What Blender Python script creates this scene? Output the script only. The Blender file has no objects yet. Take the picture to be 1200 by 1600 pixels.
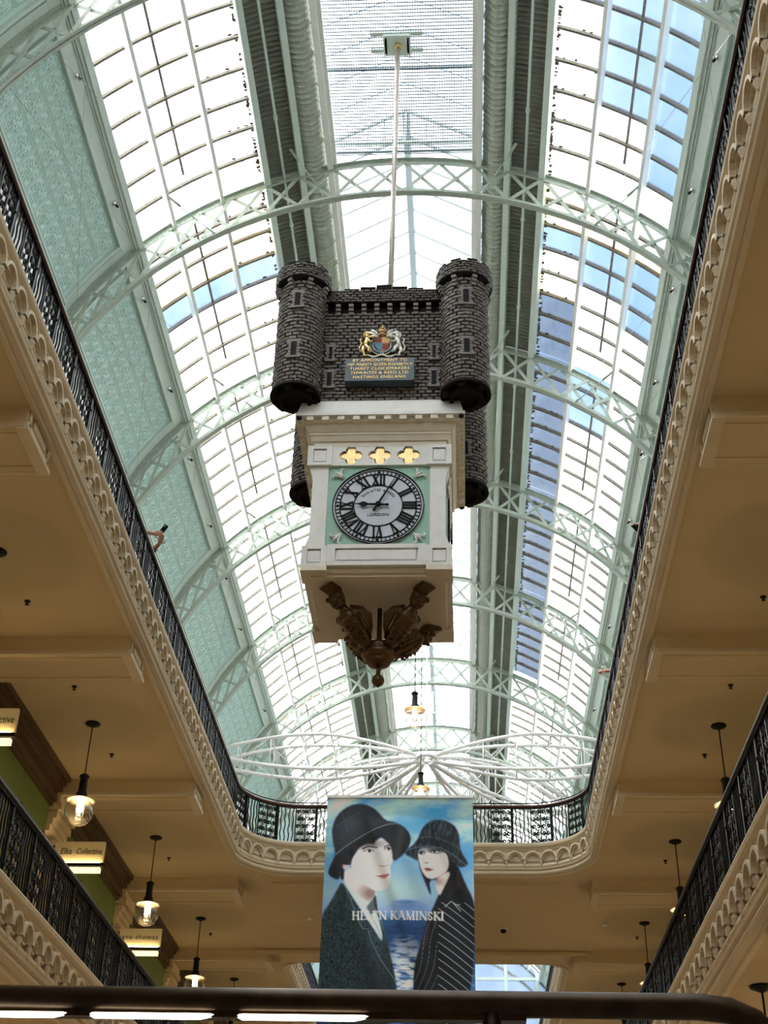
import bpy, bmesh, math, random
import numpy as np
from mathutils import Vector, Matrix
random.seed(7)
rng = np.random.default_rng(7)
sc = bpy.context.scene
col = sc.collection
pi = math.pi; R = math.radians

# ------------------------------------------------------------------ camera
cam = bpy.data.cameras.new('camera'); camo = bpy.data.objects.new('camera', cam); col.objects.link(camo)
CAM_PITCH, CAM_ROLL, CAM_YAW, CAM_F = R(33.94), R(1.605), R(3.873), 2050.0     # eye is the world origin
f_ = Vector((-math.sin(CAM_YAW)*math.cos(CAM_PITCH), math.cos(CAM_YAW)*math.cos(CAM_PITCH), math.sin(CAM_PITCH)))
r_ = Vector((math.cos(CAM_YAW), math.sin(CAM_YAW), 0)); u_ = r_.cross(f_)
rr = r_*math.cos(CAM_ROLL) + u_*math.sin(CAM_ROLL); uu = u_*math.cos(CAM_ROLL) - r_*math.sin(CAM_ROLL)
camo.matrix_world = Matrix(((rr.x, uu.x, -f_.x, 0), (rr.y, uu.y, -f_.y, 0), (rr.z, uu.z, -f_.z, 0), (0, 0, 0, 1)))
cam.sensor_fit = 'VERTICAL'; cam.sensor_height = 36.0; cam.lens = CAM_F/1600*36.0; cam.clip_end = 400; cam.clip_start = 0.05
sc.camera = camo

# ------------------------------------------------------------------ sky, sun, exposure
w = bpy.data.worlds.new('sky'); sc.world = w; w.use_nodes = True
nt = w.node_tree; nt.nodes.clear()
def N(t, kind, **kw):
    n = t.nodes.new(kind)
    for k, v in kw.items():
        if k in n.inputs.keys(): n.inputs[k].default_value = v
        else: setattr(n, k, v)
    return n
out = N(nt, 'ShaderNodeOutputWorld'); bg = N(nt, 'ShaderNodeBackground', Strength=1.0)
geo = N(nt, 'ShaderNodeTexCoord'); noi = N(nt, 'ShaderNodeTexNoise', Scale=2.6, Detail=6.0, Roughness=0.6)
rmp = N(nt, 'ShaderNodeValToRGB'); rmp.color_ramp.elements[0].position = .47; rmp.color_ramp.elements[1].position = .66
rmp.color_ramp.elements[0].color = (.36, .58, 1.0, 1); rmp.color_ramp.elements[1].color = (1.0, 1.08, 1.2, 1)
nt.links.new(geo.outputs['Generated'], noi.inputs['Vector']); nt.links.new(noi.outputs['Fac'], rmp.inputs['Fac'])
nt.links.new(rmp.outputs['Color'], bg.inputs['Color']); nt.links.new(bg.outputs['Background'], out.inputs['Surface'])
sun = bpy.data.lights.new('sun', 'SUN'); suno = bpy.data.objects.new('sun', sun); col.objects.link(suno)
sun.energy = 15.0; sun.angle = R(.8); sun.color = (1.0, .965, .91)
suno.rotation_euler = Vector((5.2, 1.0, -14.5)).to_track_quat('-Z', 'Y').to_euler(); suno.location = (-12, 10, 45)
vs = sc.view_settings; vs.view_transform = 'Standard'; vs.look = 'None'; vs.gamma = 1.0; vs.use_curve_mapping = False
vs.exposure = 0.52
sc.cycles.max_bounces = 10; sc.cycles.diffuse_bounces = 6; sc.cycles.transparent_max_bounces = 12
sc.cycles.sample_clamp_indirect = 6.0

# ------------------------------------------------------------------ materials
MATS = {}
def mat(name, c, rough=.6, metal=0., var=.0, vscale=8., bump=0., bscale=60., emit=None, estr=0., spec=.5):
    if name in MATS: return MATS[name]
    m = bpy.data.materials.new(name); m.use_nodes = True; t = m.node_tree
    b = t.nodes['Principled BSDF']
    b.inputs['Base Color'].default_value = (*c, 1); b.inputs['Roughness'].default_value = rough
    b.inputs['Metallic'].default_value = metal; b.inputs['Specular IOR Level'].default_value = spec
    if var or bump: tc = N(t, 'ShaderNodeTexCoord')
    if var:
        n = N(t, 'ShaderNodeTexNoise', Scale=vscale, Detail=5.0)
        rp = N(t, 'ShaderNodeValToRGB'); e = rp.color_ramp.elements
        e[0].position = .3; e[1].position = .7
        e[0].color = (*[x*(1-var) for x in c], 1); e[1].color = (*[min(1, x*(1+var)) for x in c], 1)
        t.links.new(tc.outputs['Object'], n.inputs['Vector']); t.links.new(n.outputs['Fac'], rp.inputs['Fac'])
        t.links.new(rp.outputs['Color'], b.inputs['Base Color'])
    if bump:
        n2 = N(t, 'ShaderNodeTexNoise', Scale=bscale, Detail=3.0); bp = N(t, 'ShaderNodeBump', Strength=bump, Distance=.01)
        t.links.new(tc.outputs['Object'], n2.inputs['Vector']); t.links.new(n2.outputs['Fac'], bp.inputs['Height'])
        t.links.new(bp.outputs['Normal'], b.inputs['Normal'])
    if emit: b.inputs['Emission Color'].default_value = (*emit, 1); b.inputs['Emission Strength'].default_value = estr
    MATS[name] = m; return m
def glass_mat(name, trans, tint, alpha, dirt=0.0, dscale=3., gloss=.06):
    """thin roof glass: scattering (translucent) glass mixed with clear see-through glass, plus grime and a faint gloss"""
    m = bpy.data.materials.new(name); m.use_nodes = True; t = m.node_tree; t.nodes.clear()
    o = N(t, 'ShaderNodeOutputMaterial'); tr = N(t, 'ShaderNodeBsdfTranslucent'); tp = N(t, 'ShaderNodeBsdfTransparent')
    gl = N(t, 'ShaderNodeBsdfGlossy', Roughness=.12); mx = N(t, 'ShaderNodeMixShader', Fac=alpha); m2 = N(t, 'ShaderNodeMixShader', Fac=gloss)
    tr.inputs['Color'].default_value = (*trans, 1); tp.inputs['Color'].default_value = (*tint, 1)
    if dirt:
        tc = N(t, 'ShaderNodeTexCoord'); n = N(t, 'ShaderNodeTexNoise', Scale=dscale, Detail=6.0, Roughness=.65)
        rp = N(t, 'ShaderNodeValToRGB'); e = rp.color_ramp.elements; e[0].position = .32; e[1].position = .62
        e[0].color = (*[x*(1-dirt) for x in trans], 1); e[1].color = (*trans, 1)
        mp = N(t, 'ShaderNodeMapping'); mp.inputs['Scale'].default_value = (1, .35, 1)
        t.links.new(tc.outputs['Object'], mp.inputs['Vector']); t.links.new(mp.outputs['Vector'], n.inputs['Vector'])
        t.links.new(n.outputs['Fac'], rp.inputs['Fac']); t.links.new(rp.outputs['Color'], tr.inputs['Color'])
    t.links.new(tp.outputs[0], mx.inputs[1]); t.links.new(tr.outputs[0], mx.inputs[2])
    t.links.new(mx.outputs[0], m2.inputs[1]); t.links.new(gl.outputs[0], m2.inputs[2]); t.links.new(m2.outputs[0], o.inputs['Surface'])
    MATS[name] = m; return m
plaster = mat('cream_plaster', (.72, .60, .40), .75, var=.05, vscale=2., bump=.05)
ceilm = mat('ceiling_plaster', (.60, .48, .30), .8, var=.05, vscale=.8, bump=.06, bscale=90)
moulding = mat('cream_moulding', (.62, .53, .38), .6, var=.04, vscale=4.)
whitep = mat('white_paint', (.80, .81, .77), .5, var=.03, vscale=3.)
sage = mat('sage_iron_paint', (.40, .46, .385), .5, var=.08, vscale=9.)
sage_l = mat('pale_sage_paint', (.58, .68, .62), .5, var=.04, vscale=5.)
tin = mat('pressed_tin_paint', (.60, .79, .75), .30, var=.04, vscale=6.)
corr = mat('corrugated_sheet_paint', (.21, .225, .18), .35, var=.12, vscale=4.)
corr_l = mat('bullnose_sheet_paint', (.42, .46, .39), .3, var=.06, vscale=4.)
bar_m = mat('glazing_bar_paint', (.17, .155, .12), .7, var=.25, vscale=20.)
iron = mat('black_iron', (.006, .006, .007), .32, var=.3, vscale=30., spec=.16)
mahog = mat('mahogany', (.085, .026, .014), .3, var=.3, vscale=14., spec=.35)
stone = mat('castle_stone', (.098, .080, .064), .36, var=.5, vscale=14., bump=.8, bscale=60, spec=.4)
stone_d = mat('castle_mortar', (.012, .011, .010), .8, spec=.1)
stone_l = mat('castle_dressed_stone', (.145, .115, .093), .5, var=.2, vscale=12.)
clockw = mat('clock_cream_paint', (.66, .60, .49), .45, var=.04, vscale=6.)
clocks = mat('clock_silver_white', (.70, .70, .67), .4, var=.05, vscale=9.)
mint = mat('clock_mint_paint', (.30, .52, .41), .5, var=.04, vscale=5.)
dialm = mat('dial_enamel', (.47, .52, .59), .35, var=.05, vscale=8.)
blackp = mat('dial_black', (.006, .007, .010), .6, spec=.12)
gold = mat('gold_leaf', (.66, .48, .22), .35, metal=.75, var=.2, vscale=25.)
bronze = mat('bronze', (.085, .048, .019), .38, metal=.55, var=.3, vscale=16.)
bronze_d = mat('dark_bronze', (.075, .045, .022), .4, metal=.5, var=.3, vscale=14.)
silver = mat('silver_paint', (.66, .64, .58), .35, metal=.4, var=.2, vscale=25.)
red_p = mat('heraldic_red', (.30, .07, .04), .5); blue_p = mat('heraldic_blue', (.03, .16, .30), .45); gold_d = mat('heraldic_gold', (.42, .26, .09), .45, metal=.4)
plaque_m = mat('slate_plaque', (.055, .085, .10), .4, var=.15, vscale=12.)
steel = mat('steel_rod', (.45, .40, .35), .35, metal=.6, var=.15, vscale=20.)
chrome = mat('chrome', (.75, .76, .76), .18, metal=1.)
green_w = mat('green_shop_wall', (.115, .165, .040), .6, var=.08, vscale=3.)
brown_w = mat('walnut_cornice', (.07, .036, .016), .4, var=.35, vscale=9.)
floor_m = mat('tile_floor', (.20, .16, .115), .35, var=.25, vscale=4.)
black_s = mat('black_fitting', (.010, .009, .009), .5, spec=.2)
led = mat('warm_light_strip', (1, .9, .75), .5, emit=(1.0, .80, .52), estr=9.)
bulb = mat('lamp_filament', (1, .9, .7), .5, emit=(1.0, .74, .40), estr=14.)
shade_m = mat('cream_enamel_shade', (.85, .78, .62), .4)
sign_m = mat('sign_cream', (.74, .63, .40), .5); ink = mat('sign_ink', (.03, .028, .022), .5)
skin = mat('skin', (.52, .29, .20), .5, var=.06, vscale=20.); cloth_b = mat('black_cloth', (.012, .012, .014), .85); hair_m = mat('dark_hair', (.02, .012, .008), .6)
cloth_n = mat('navy_cloth', (.03, .035, .06), .85)
dome_w = mat('white_plastic', (.7, .66, .58), .4)
lead = mat('lead_roof', (.30, .32, .33), .6, var=.2, vscale=3.)
g_frost = glass_mat('frosted_glass', (.90, .91, .90), (.9, .95, 1), .93, dirt=.10, dscale=1.3)
g_grime = glass_mat('grimy_glass', (.60, .53, .38), (.7, .68, .6), .88, dirt=.45, dscale=2.2)
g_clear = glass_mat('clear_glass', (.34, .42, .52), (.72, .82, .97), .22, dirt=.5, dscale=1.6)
g_slate = glass_mat('dark_glass', (.13, .15, .17), (.27, .31, .36), .42, dirt=.6, dscale=2.0)
globe_g = glass_mat('globe_glass', (.9, .85, .7), (.94, .92, .87), .004, gloss=.07)
t = globe_g.node_tree; lw = N(t, 'ShaderNodeLayerWeight', Blend=.32)            # clear globe: the rim reflects more than the middle
t.links.new(lw.outputs['Facing'], [n for n in t.nodes if n.type == 'MIX_SHADER' and any(l.from_node.type == 'BSDF_GLOSSY' for l in t.links if l.to_node == n)][0].inputs['Fac'])

# ------------------------------------------------------------------ mesh builder
class MB:
    def __init__(s): s.v = []; s.f = []; s.smooth = []; s.mi = []; s.m = 0
    def add(s, vs, fs, smooth=False):
        o = len(s.v); s.v += [tuple(p) for p in vs]
        for f in fs: s.f.append(tuple(i+o for i in f)); s.smooth.append(smooth); s.mi.append(s.m)
        return s
    def box(s, x0, x1, y0, y1, z0, z1):
        v = [(x0,y0,z0),(x1,y0,z0),(x1,y1,z0),(x0,y1,z0),(x0,y0,z1),(x1,y0,z1),(x1,y1,z1),(x0,y1,z1)]
        return s.add(v, [(0,3,2,1),(4,5,6,7),(0,1,5,4),(1,2,6,5),(2,3,7,6),(3,0,4,7)])
    def cbox(s, c, ax, ay, az):
        """box about c with half-axis vectors"""
        c = Vector(c); ax = Vector(ax); ay = Vector(ay); az = Vector(az)
        v = [c+i*ax+j*ay+k*az for k in (-1,1) for (i,j) in ((-1,-1),(1,-1),(1,1),(-1,1))]
        return s.add(v, [(0,3,2,1),(4,5,6,7),(0,1,5,4),(1,2,6,5),(2,3,7,6),(3,0,4,7)])
    def bar(s, p, q, w, h, up=(0,0,1)):
        """rectangular bar from p to q: w across, h along up"""
        p = Vector(p); q = Vector(q); d = q-p; L = d.length; d /= L; u = Vector(up); x = d.cross(u)
        if x.length < 1e-5: x = d.cross(Vector((1,0,0)))
        x.normalize(); u = x.cross(d)
        return s.cbox((p+q)/2, d*L/2, x*w/2, u*h/2)
    def tube(s, pts, r, n=8, cap=True, smooth=True, closed=False):
        pts = [Vector(p) for p in pts]; k = len(pts); rs = r if isinstance(r, (list, tuple)) else [r]*k
        t0 = (pts[1]-pts[0]).normalized(); u = t0.orthogonal().normalized(); vs = []
        for i, p in enumerate(pts):
            if closed: t = (pts[(i+1) % k]-pts[i-1])
            else: t = pts[min(i+1, k-1)]-pts[max(i-1, 0)]
            t.normalize(); u = (u-t*u.dot(t)); u.normalize(); v = t.cross(u)
            for j in range(n):
                a = 2*pi*j/n; vs.append(p+(u*math.cos(a)+v*math.sin(a))*rs[i])
        fs = [(i*n+j, i*n+(j+1) % n, (i+1)*n+(j+1) % n, (i+1)*n+j) for i in range(k-1) for j in range(n)]
        if closed: fs += [((k-1)*n+j, (k-1)*n+(j+1) % n, (j+1) % n, j) for j in range(n)]
        elif cap: fs += [tuple(range(n-1, -1, -1)), tuple((k-1)*n+j for j in range(n))]
        return s.add(vs, fs, smooth)
    def lathe(s, prof, c=(0,0,0), n=20, smooth=True, axis='z', cap=True):
        cx, cy, cz = c; vs = []
        for r, z in prof:
            for j in range(n):
                a = 2*pi*j/n
                if axis == 'z': vs.append((cx+r*math.cos(a), cy+r*math.sin(a), cz+z))
                else: vs.append((cx+r*math.cos(a), cy+z, cz+r*math.sin(a)))
        k = len(prof)
        fs = [(i*n+j, i*n+(j+1) % n, (i+1)*n+(j+1) % n, (i+1)*n+j) for i in range(k-1) for j in range(n)]
        if axis != 'z': fs = [tuple(reversed(f)) for f in fs]
        if cap:
            if prof[0][0] > 1e-6: fs.append(tuple(range(n-1, -1, -1)) if axis == 'z' else tuple(range(n)))
            if prof[-1][0] > 1e-6: fs.append(tuple((k-1)*n+j for j in (range(n) if axis == 'z' else range(n-1, -1, -1))))
        return s.add(vs, fs, smooth)
    def ball(s, c, r, n=14, m=9, sc_=(1,1,1)):
        pr = [(max(1e-5, math.sin(pi*i/m)), -math.cos(pi*i/m)) for i in range(m+1)]; o = len(s.v)
        s.lathe(pr, (0,0,0), n)
        for i in range(o, len(s.v)):
            x, y, z = s.v[i]; s.v[i] = (c[0]+x*r*sc_[0], c[1]+y*r*sc_[1], c[2]+z*r*sc_[2])
        return s
    def prism(s, poly, fn, d0, d1):
        """2-D polygon extruded from depth d0 to d1; fn(a, b, d) gives the 3-D point"""
        n = len(poly); v = [fn(a, b, d0) for a, b in poly]+[fn(a, b, d1) for a, b in poly]
        fs = [tuple(range(n)), tuple(range(2*n-1, n-1, -1))]+[(i, i+n, (i+1) % n+n, (i+1) % n) for i in range(n)]
        return s.add(v, fs)
    def loft(s, rings, cap=True, smooth=True):
        n = len(rings[0]); vs = [p for r in rings for p in r]; k = len(rings)
        fs = [(i*n+j, i*n+(j+1) % n, (i+1)*n+(j+1) % n, (i+1)*n+j) for i in range(k-1) for j in range(n)]
        if cap: fs += [tuple(range(n-1, -1, -1)), tuple((k-1)*n+j for j in range(n))]
        return s.add(vs, fs, smooth)
    def sweep(s, prof, path, closed=False, smooth=False):
        """profile of (offset, z) along a plan path of (point, inward normal)"""
        k = len(prof); vs = [(p[0]+nn[0]*o, p[1]+nn[1]*o, z) for p, nn in path for o, z in prof]; m = len(path)
        fs = []
        for i in range(m if closed else m-1):
            j = (i+1) % m
            for a in range(k-1): fs.append((i*k+a, i*k+a+1, j*k+a+1, j*k+a))
        return s.add(vs, fs, smooth)
    def mesh(s, name, origin=(0,0,0)):
        me = bpy.data.meshes.new(name); o = origin
        me.from_pydata([(x-o[0], y-o[1], z-o[2]) for x, y, z in s.v], [], s.f)
        me.polygons.foreach_set('use_smooth', s.smooth); me.polygons.foreach_set('material_index', s.mi); me.update()
        return me
ORG = {}
def tag(o, label=None, cat=None, group=None, kind=None):
    if label: o['label'] = label
    if cat: o['category'] = cat
    if group: o['group'] = group
    if kind: o['kind'] = kind
    return o
def thing(name, loc, label, cat, group=None, kind=None):
    o = bpy.data.objects.new(name, None); col.objects.link(o); o.location = loc; o.empty_display_size = .2
    ORG[o.name] = tuple(loc); return tag(o, label, cat, group, kind)
def fixn(me):
    bm = bmesh.new(); bm.from_mesh(me); bmesh.ops.recalc_face_normals(bm, faces=bm.faces); bm.to_mesh(me); bm.free()
def obj(name, mb, m, parent=None, kind=None, label=None, fix=True, origin=None):
    """a mesh built in world coordinates becomes one object (a part when parent is given)"""
    if parent is not None: org = ORG[parent.name]
    elif origin is not None: org = origin
    else:
        a = np.array(mb.v); org = (float((a[:,0].min()+a[:,0].max())/2), float((a[:,1].min()+a[:,1].max())/2), float(a[:,2].min()))
    me = mb.mesh(name, org)
    if fix: fixn(me)
    for x in (m if isinstance(m, (list, tuple)) else [m]): me.materials.append(x)
    o = bpy.data.objects.new(name, me); col.objects.link(o)
    if parent is not None: o.parent = parent; ORG[o.name] = org
    else: o.location = org; ORG[o.name] = org
    return tag(o, label, kind=kind)
def inst(name, me, parent, loc=(0,0,0), rot=(0,0,0), m=None):
    """one more object on shared mesh data, placed in world coordinates under its thing"""
    o = bpy.data.objects.new(name, me); col.objects.link(o); o.parent = parent
    g = ORG[parent.name] if parent is not None else (0,0,0)
    o.location = (loc[0]-g[0], loc[1]-g[1], loc[2]-g[2]); o.rotation_euler = rot
    return o
def shared(name, mb, m, fix=True):
    me = mb.mesh(name)
    if fix: fixn(me)
    for x in (m if isinstance(m, (list, tuple)) else [m]): me.materials.append(x)
    return me
def text_mb(body, size, extrude=.004, shear=0., spacing=1., align='CENTER'):
    cu = bpy.data.curves.new('t', 'FONT'); cu.body = body; cu.size = size; cu.extrude = extrude; cu.shear = shear
    cu.space_character = spacing; cu.align_x = align; cu.align_y = 'CENTER'; cu.resolution_u = 3
    o = bpy.data.objects.new('t', cu); col.objects.link(o)
    dg = bpy.context.evaluated_depsgraph_get(); me = o.evaluated_get(dg).to_mesh()
    mb = MB(); mb.add([v.co[:] for v in me.vertices], [tuple(p.vertices) for p in me.polygons])
    o.evaluated_get(dg).to_mesh_clear(); bpy.data.objects.remove(o); bpy.data.curves.remove(cu)
    return mb
def face_south(mb, c):
    """text plane (x right, y up) -> a wall facing -Y at c"""
    mb.v = [(c[0]+x, c[1]-z, c[2]+y) for x, y, z in mb.v]; return mb

XC = -1.03; VL, VR = -4.81, 2.75; BAY = 5.55; T0 = 12.95; ZF = 10.03
"""GEOMETRY: void of the hall runs along +Y between x = VL and VR"""
# ------------------------------------------------------------------ structure: slabs with the two voids
def void_path(x0, x1, y0, y1, r, step=10, near_r=None):
    """closed counter-clockwise path of (point, inward normal)"""
    P = []; rn = r if near_r is None else near_r
    for (cx, cy, a0, q) in ((x1-r, y1-r, 0, r), (x0+r, y1-r, 90, r), (x0+rn, y0+rn, 180, rn), (x1-rn, y0+rn, 270, rn)):
        for i in range(step+1):
            a = R(a0+90*i/step); P.append(((cx+q*math.cos(a), cy+q*math.sin(a)), (-math.cos(a), -math.sin(a))))
    return P
V1 = dict(x0=VL, x1=VR, y0=-8.0, y1=28.0, r=1.3); V2 = dict(x0=VL+.15, x1=VR-.05, y0=34.95, y1=57.0, r=.75)
WL, WR = -7.65, 5.59
def slab(name, z0, z1, off, m):
    bm = bmesh.new()
    for z in (z0, z1):
        es = []
        loops = [[(WL, -10), (WR, -10), (WR, 74), (WL, 74)]]
        for V in (V1, V2): loops.append([(p[0]-n[0]*off, p[1]-n[1]*off) for p, n in void_path(**V)])
        for L in loops:
            vs = [bm.verts.new((x, y, z)) for x, y in L]
            es += [bm.edges.new((vs[i], vs[(i+1) % len(vs)])) for i in range(len(vs))]
        bmesh.ops.triangle_fill(bm, edges=es, use_beauty=True)
    me = bpy.data.meshes.new(name); bm.to_mesh(me); bm.free(); me.materials.append(m)
    o = bpy.data.objects.new(name, me); col.objects.link(o); o['kind'] = 'structure'; return o
slab('ceiling', 9.40, 9.42, .03, ceilm); slab('floor', 10.00, ZF, -.02, floor_m)
slab('ceiling', 3.70, 3.72, .03, ceilm); slab('floor', 4.30, 4.33, -.02, floor_m)
mb = MB(); mb.box(-9, 7, -10, 74, -1.55, -1.35); obj('floor', mb, floor_m, kind='structure')
mb = MB(); mb.box(-1.4, 2.2, 2.35, 3.9, -.52, -.40); obj('floor', mb, floor_m, kind='structure')     # bridge landing under the foreground rail
for s, x in ((-1, WL), (1, WR)):
    mb = MB(); mb.box(min(x, x+s*.2), max(x, x+s*.2), -10, 74, -1.35, 10.0); o = obj('wall_left' if s < 0 else 'wall_right', mb, [plaster], kind='structure')
mb = MB(); mb.box(-9, 7, -10.2, -10, -1.35, 17); obj('wall_near', mb, plaster, kind='structure')
# upper walls under the roof springing
for s in (-1, 1):
    x = XC+s*6.62; mb = MB(); mb.box(min(x, x+s*.2), max(x, x+s*.2), -10, 74, 10.0, 17.05)
    W = obj('wall_left' if s < 0 else 'wall_right', mb, whitep, kind='structure')
    ORG[W.name] = ORG[W.name]
    for k in range(-1, 9):
        y = T0+BAY*k; mb = MB(); mb.box(min(x, x-s*.12), max(x, x-s*.12), y-.2, y+.2, ZF, 16.7); obj('pilaster', mb, whitep, W)
        mb = MB(); mb.box(min(x, x-s*.08), max(x, x-s*.08), y+.35, y+BAY-.35, 16.2, 16.75); obj('wall_moulding', mb, whitep, W)

# ------------------------------------------------------------------ fascia (cornice) round the voids
FASC = [(-.06, .03), (-.02, .03), (.0, -.06), (.05, -.08), (.06, -.11), (.20, -.12), (.24, -.10), (.27, -.06), (.27, .0), (.24, .02), (.20, .03)]
def fascia(V, dz, name, ys, tag_):
    z0 = 9.40+dz
    prof = [(-.10, z0+.02), (-.10, z0-.05), (-.04, z0-.055), (-.03, z0-.03), (.0, z0-.03), (.05, z0-.01), (.065, z0+.02), (.05, z0+.05), (.03, z0+.07),
            (.075, z0+.09), (.085, z0+.125), (.03, z0+.15), (.03, z0+.50), (.055, z0+.505), (.055, z0+.525), (.075, z0+.53), (.075, z0+.55), (.105, z0+.56), (.13, z0+.585), (.135, z0+.61), (.125, z0+.63), (.05, z0+.635)]
    path = void_path(**V)
    mb = MB(); mb.sweep(prof, path, closed=True); T = obj(name, mb, moulding, kind='structure', origin=(0, 0, 0))
    # the round moulding behind the drops
    mb = MB(); mb.tube([(p[0]+n[0]*.045, p[1]+n[1]*.045, z0+.165) for p, n in path], .05, 8, closed=True); obj('roll_moulding', mb, moulding, T)
    mb = MB(); mb.tube([(p[0]+n[0]*.10, p[1]+n[1]*.10, z0+.635) for p, n in path], .036, 8, closed=True); obj('ledge_nosing', mb, moulding, T)
    # arches: local x along the wall, y into the void, z up
    return T, path, z0
def arch_mesh():
    mb = MB(); n = 14
    for (ro, ri, d0, d1) in ((.190, .154, .0, .105), (.154, .122, .0, .05)):
        P = []
        for q in (ri, ro):
            for d in (d0, d1):
                P.append([(q*math.cos(pi*i/n), d, q*math.sin(pi*i/n)*1.06) for i in range(n+1)])
        a, b, c, e = P   # inner-back, inner-front, outer-back, outer-front
        for (u, v) in ((a, b), (b, e), (e, c)):
            vs = u+v; mb.add(vs, [(i, i+1, n+1+i+1, n+1+i) for i in range(n)], False)
    mb.box(-.112, .112, 0, .035, -.02, .0)                                      # sill of the little lunette
    return shared('arch_moulding', mb, moulding)
def drop_mesh():
    mb = MB(); mb.lathe([(.008, -.15), (.02, -.145), (.026, -.13), (.022, -.115), (.032, -.10), (.036, -.06), (.044, -.045), (.044, -.03), (.036, -.02), (.038, .02)], (0, .05, 0), 10)
    return shared('arch_drop', mb, moulding)
ARCH, DROP = arch_mesh(), drop_mesh()
def walk(path, closed=True):
    """arc-length parametrised points along a plan path"""
    pts = [Vector((p[0], p[1])) for p, n in path]; nn = [Vector(n) for p, n in path]
    if closed: pts.append(pts[0]); nn.append(nn[0])
    L = [0.]
    for i in range(len(pts)-1): L.append(L[-1]+(pts[i+1]-pts[i]).length)
    def at(s):
        s = min(max(s, 0), L[-1])
        for i in range(len(L)-1):
            if s <= L[i+1]+1e-9:
                t = (s-L[i])/max(1e-9, L[i+1]-L[i]); n = nn[i].lerp(nn[i+1], t).normalized(); return pts[i].lerp(pts[i+1], t), n
        return pts[-1], nn[-1]
    return at, L[-1]
def put_arches(T, path, z0, ymin, ymax, pitch=.385):
    at, L = walk(path); n = round(L/pitch); c = 0
    for i in range(n):
        for me, nm, sh in ((ARCH, 'arch_moulding', 0.), (DROP, 'arch_drop', .5)):
            p, nn = at((i+sh)*L/n)
            if not (ymin < p.y < ymax): continue
            rz = math.atan2(nn.y, nn.x)-pi/2
            inst(nm, me, T, (p.x+nn.x*.03, p.y+nn.y*.03, z0+.285), (0, 0, rz)); c += 1
    return c
T, pth, z0 = fascia(V1, 0, 'trim_1', None, None); put_arches(T, pth, z0, 6.0, 40)
T, pth, z0 = fascia(V2, 0, 'trim_2', None, None); put_arches(T, pth, z0, 30, 50)
T, pth, z0 = fascia(V1, -5.7, 'trim_3', None, None); put_arches(T, pth, z0, 8.5, 27)

# ------------------------------------------------------------------ railings
def spiral(cx, cz, r, sgn, flip, turns=1.6, n=15):
    return [(cx+sgn*r*(1-.78*t)*math.cos(flip*(pi*.5)+2*pi*turns*t), 0, cz+r*(1-.78*t)*math.sin(flip*(pi*.5)+2*pi*turns*t)) for t in [i/n for i in range(n+1)]]
def scroll_panel():
    mb = MB(); H = .84; W = .44
    for cx in (-W/2, 0, W/2): mb.box(cx-.012, cx+.012, -.012, .012, .0, H)
    for c in (-W/4, W/4):
        for k in range(5):
            z = .085+k*.168
            for sg in (-1, 1): mb.tube(spiral(c+sg*.05, z, .047, sg, 1 if k % 2 else -1), .0125, 4)
            mb.tube([(c-.012, 0, z-.08), (c, 0, z-.03), (c+.012, 0, z+.03), (c, 0, z+.085)], .010, 4)
    return shared('scroll_panel', mb, iron)
def bar_panel():
    mb = MB(); H = .84
    for i in range(4):
        x = -.135+i*.09; mb.tube([(x+.012*math.sin(j*1.45+i), 0, H*j/12) for j in range(13)], .014, 5)
    return shared('bar_panel', mb, iron)
def rail_post():
    mb = MB(); mb.box(-.022, .022, -.022, .022, 0, .86); mb.ball((0, 0, .62), .035, 8, 6); mb.ball((0, 0, .2), .035, 8, 6)
    mb.box(-.06, .06, -.008, .008, .70, .716)
    return shared('rail_post', mb, iron)
SCR, BARP, POST = scroll_panel(), bar_panel(), rail_post()
def railing(path, z, s0, s1, name, label, group, top_m=mahog, closed=False, off=-.02):
    at, L = walk(path, closed); p0, n0 = at(s0); T = thing(name, (p0.x, p0.y, z), label, 'railing', group)
    n = max(2, int((s1-s0)/.13)); S = [at(s0+(s1-s0)*i/n) for i in range(n+1)]
    # drop collinear points
    Q = [S[0]]+[S[i] for i in range(1, n) if abs(S[i-1][1].angle(S[i+1][1])) > 1e-3]+[S[n]]
    def line(o, zz): return [(p.x+nn.x*o, p.y+nn.y*o, zz) for p, nn in Q]
    pr = [(-.045, .885), (-.05, .91), (-.035, .935), (0, .945), (.035, .935), (.05, .91), (.045, .885), (.02, .875), (-.02, .875), (-.045, .885)]
    mb = MB(); mb.sweep([(o+off, z+h) for o, h in pr], [((p.x, p.y), (nn.x, nn.y)) for p, nn in Q], smooth=True); obj('handrail', mb, top_m, T)
    mb = MB(); mb.sweep([(o+off, z+h) for o, h in ((-.03, .86), (.03, .86), (.03, .876), (-.03, .876), (-.03, .86))], [((p.x, p.y), (nn.x, nn.y)) for p, nn in Q]); obj('top_bar', mb, iron, T)
    mb = MB(); mb.sweep([(o+off, z+h) for o, h in ((-.05, .0), (.05, .0), (.05, .055), (-.05, .055), (-.05, .0))], [((p.x, p.y), (nn.x, nn.y)) for p, nn in Q]); obj('bottom_bar', mb, iron, T)
    mb = MB(); mb.tube(line(off-.03, z+1.0), .012, 6); obj('upper_rail', mb, iron, T)
    per = .87; m = max(1, round((s1-s0)/per)); st = (s1-s0)/m
    for i in range(m):
        for me, nm, u in ((SCR, 'scroll_panel', .29), (BARP, 'bar_panel', .76), (POST, 'rail_post', .005)):
            p, nn = at(s0+(i+u)*st); rz = math.atan2(nn.y, nn.x)-pi/2
            inst(nm, me, T, (p.x+nn.x*off, p.y+nn.y*off, z+.03), (0, 0, rz))
            if nm == 'rail_post': inst('rail_bracket', BRK, T, (p.x+nn.x*(off-.03), p.y+nn.y*(off-.03), z+.95), (0, 0, 0))
    return T
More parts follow.
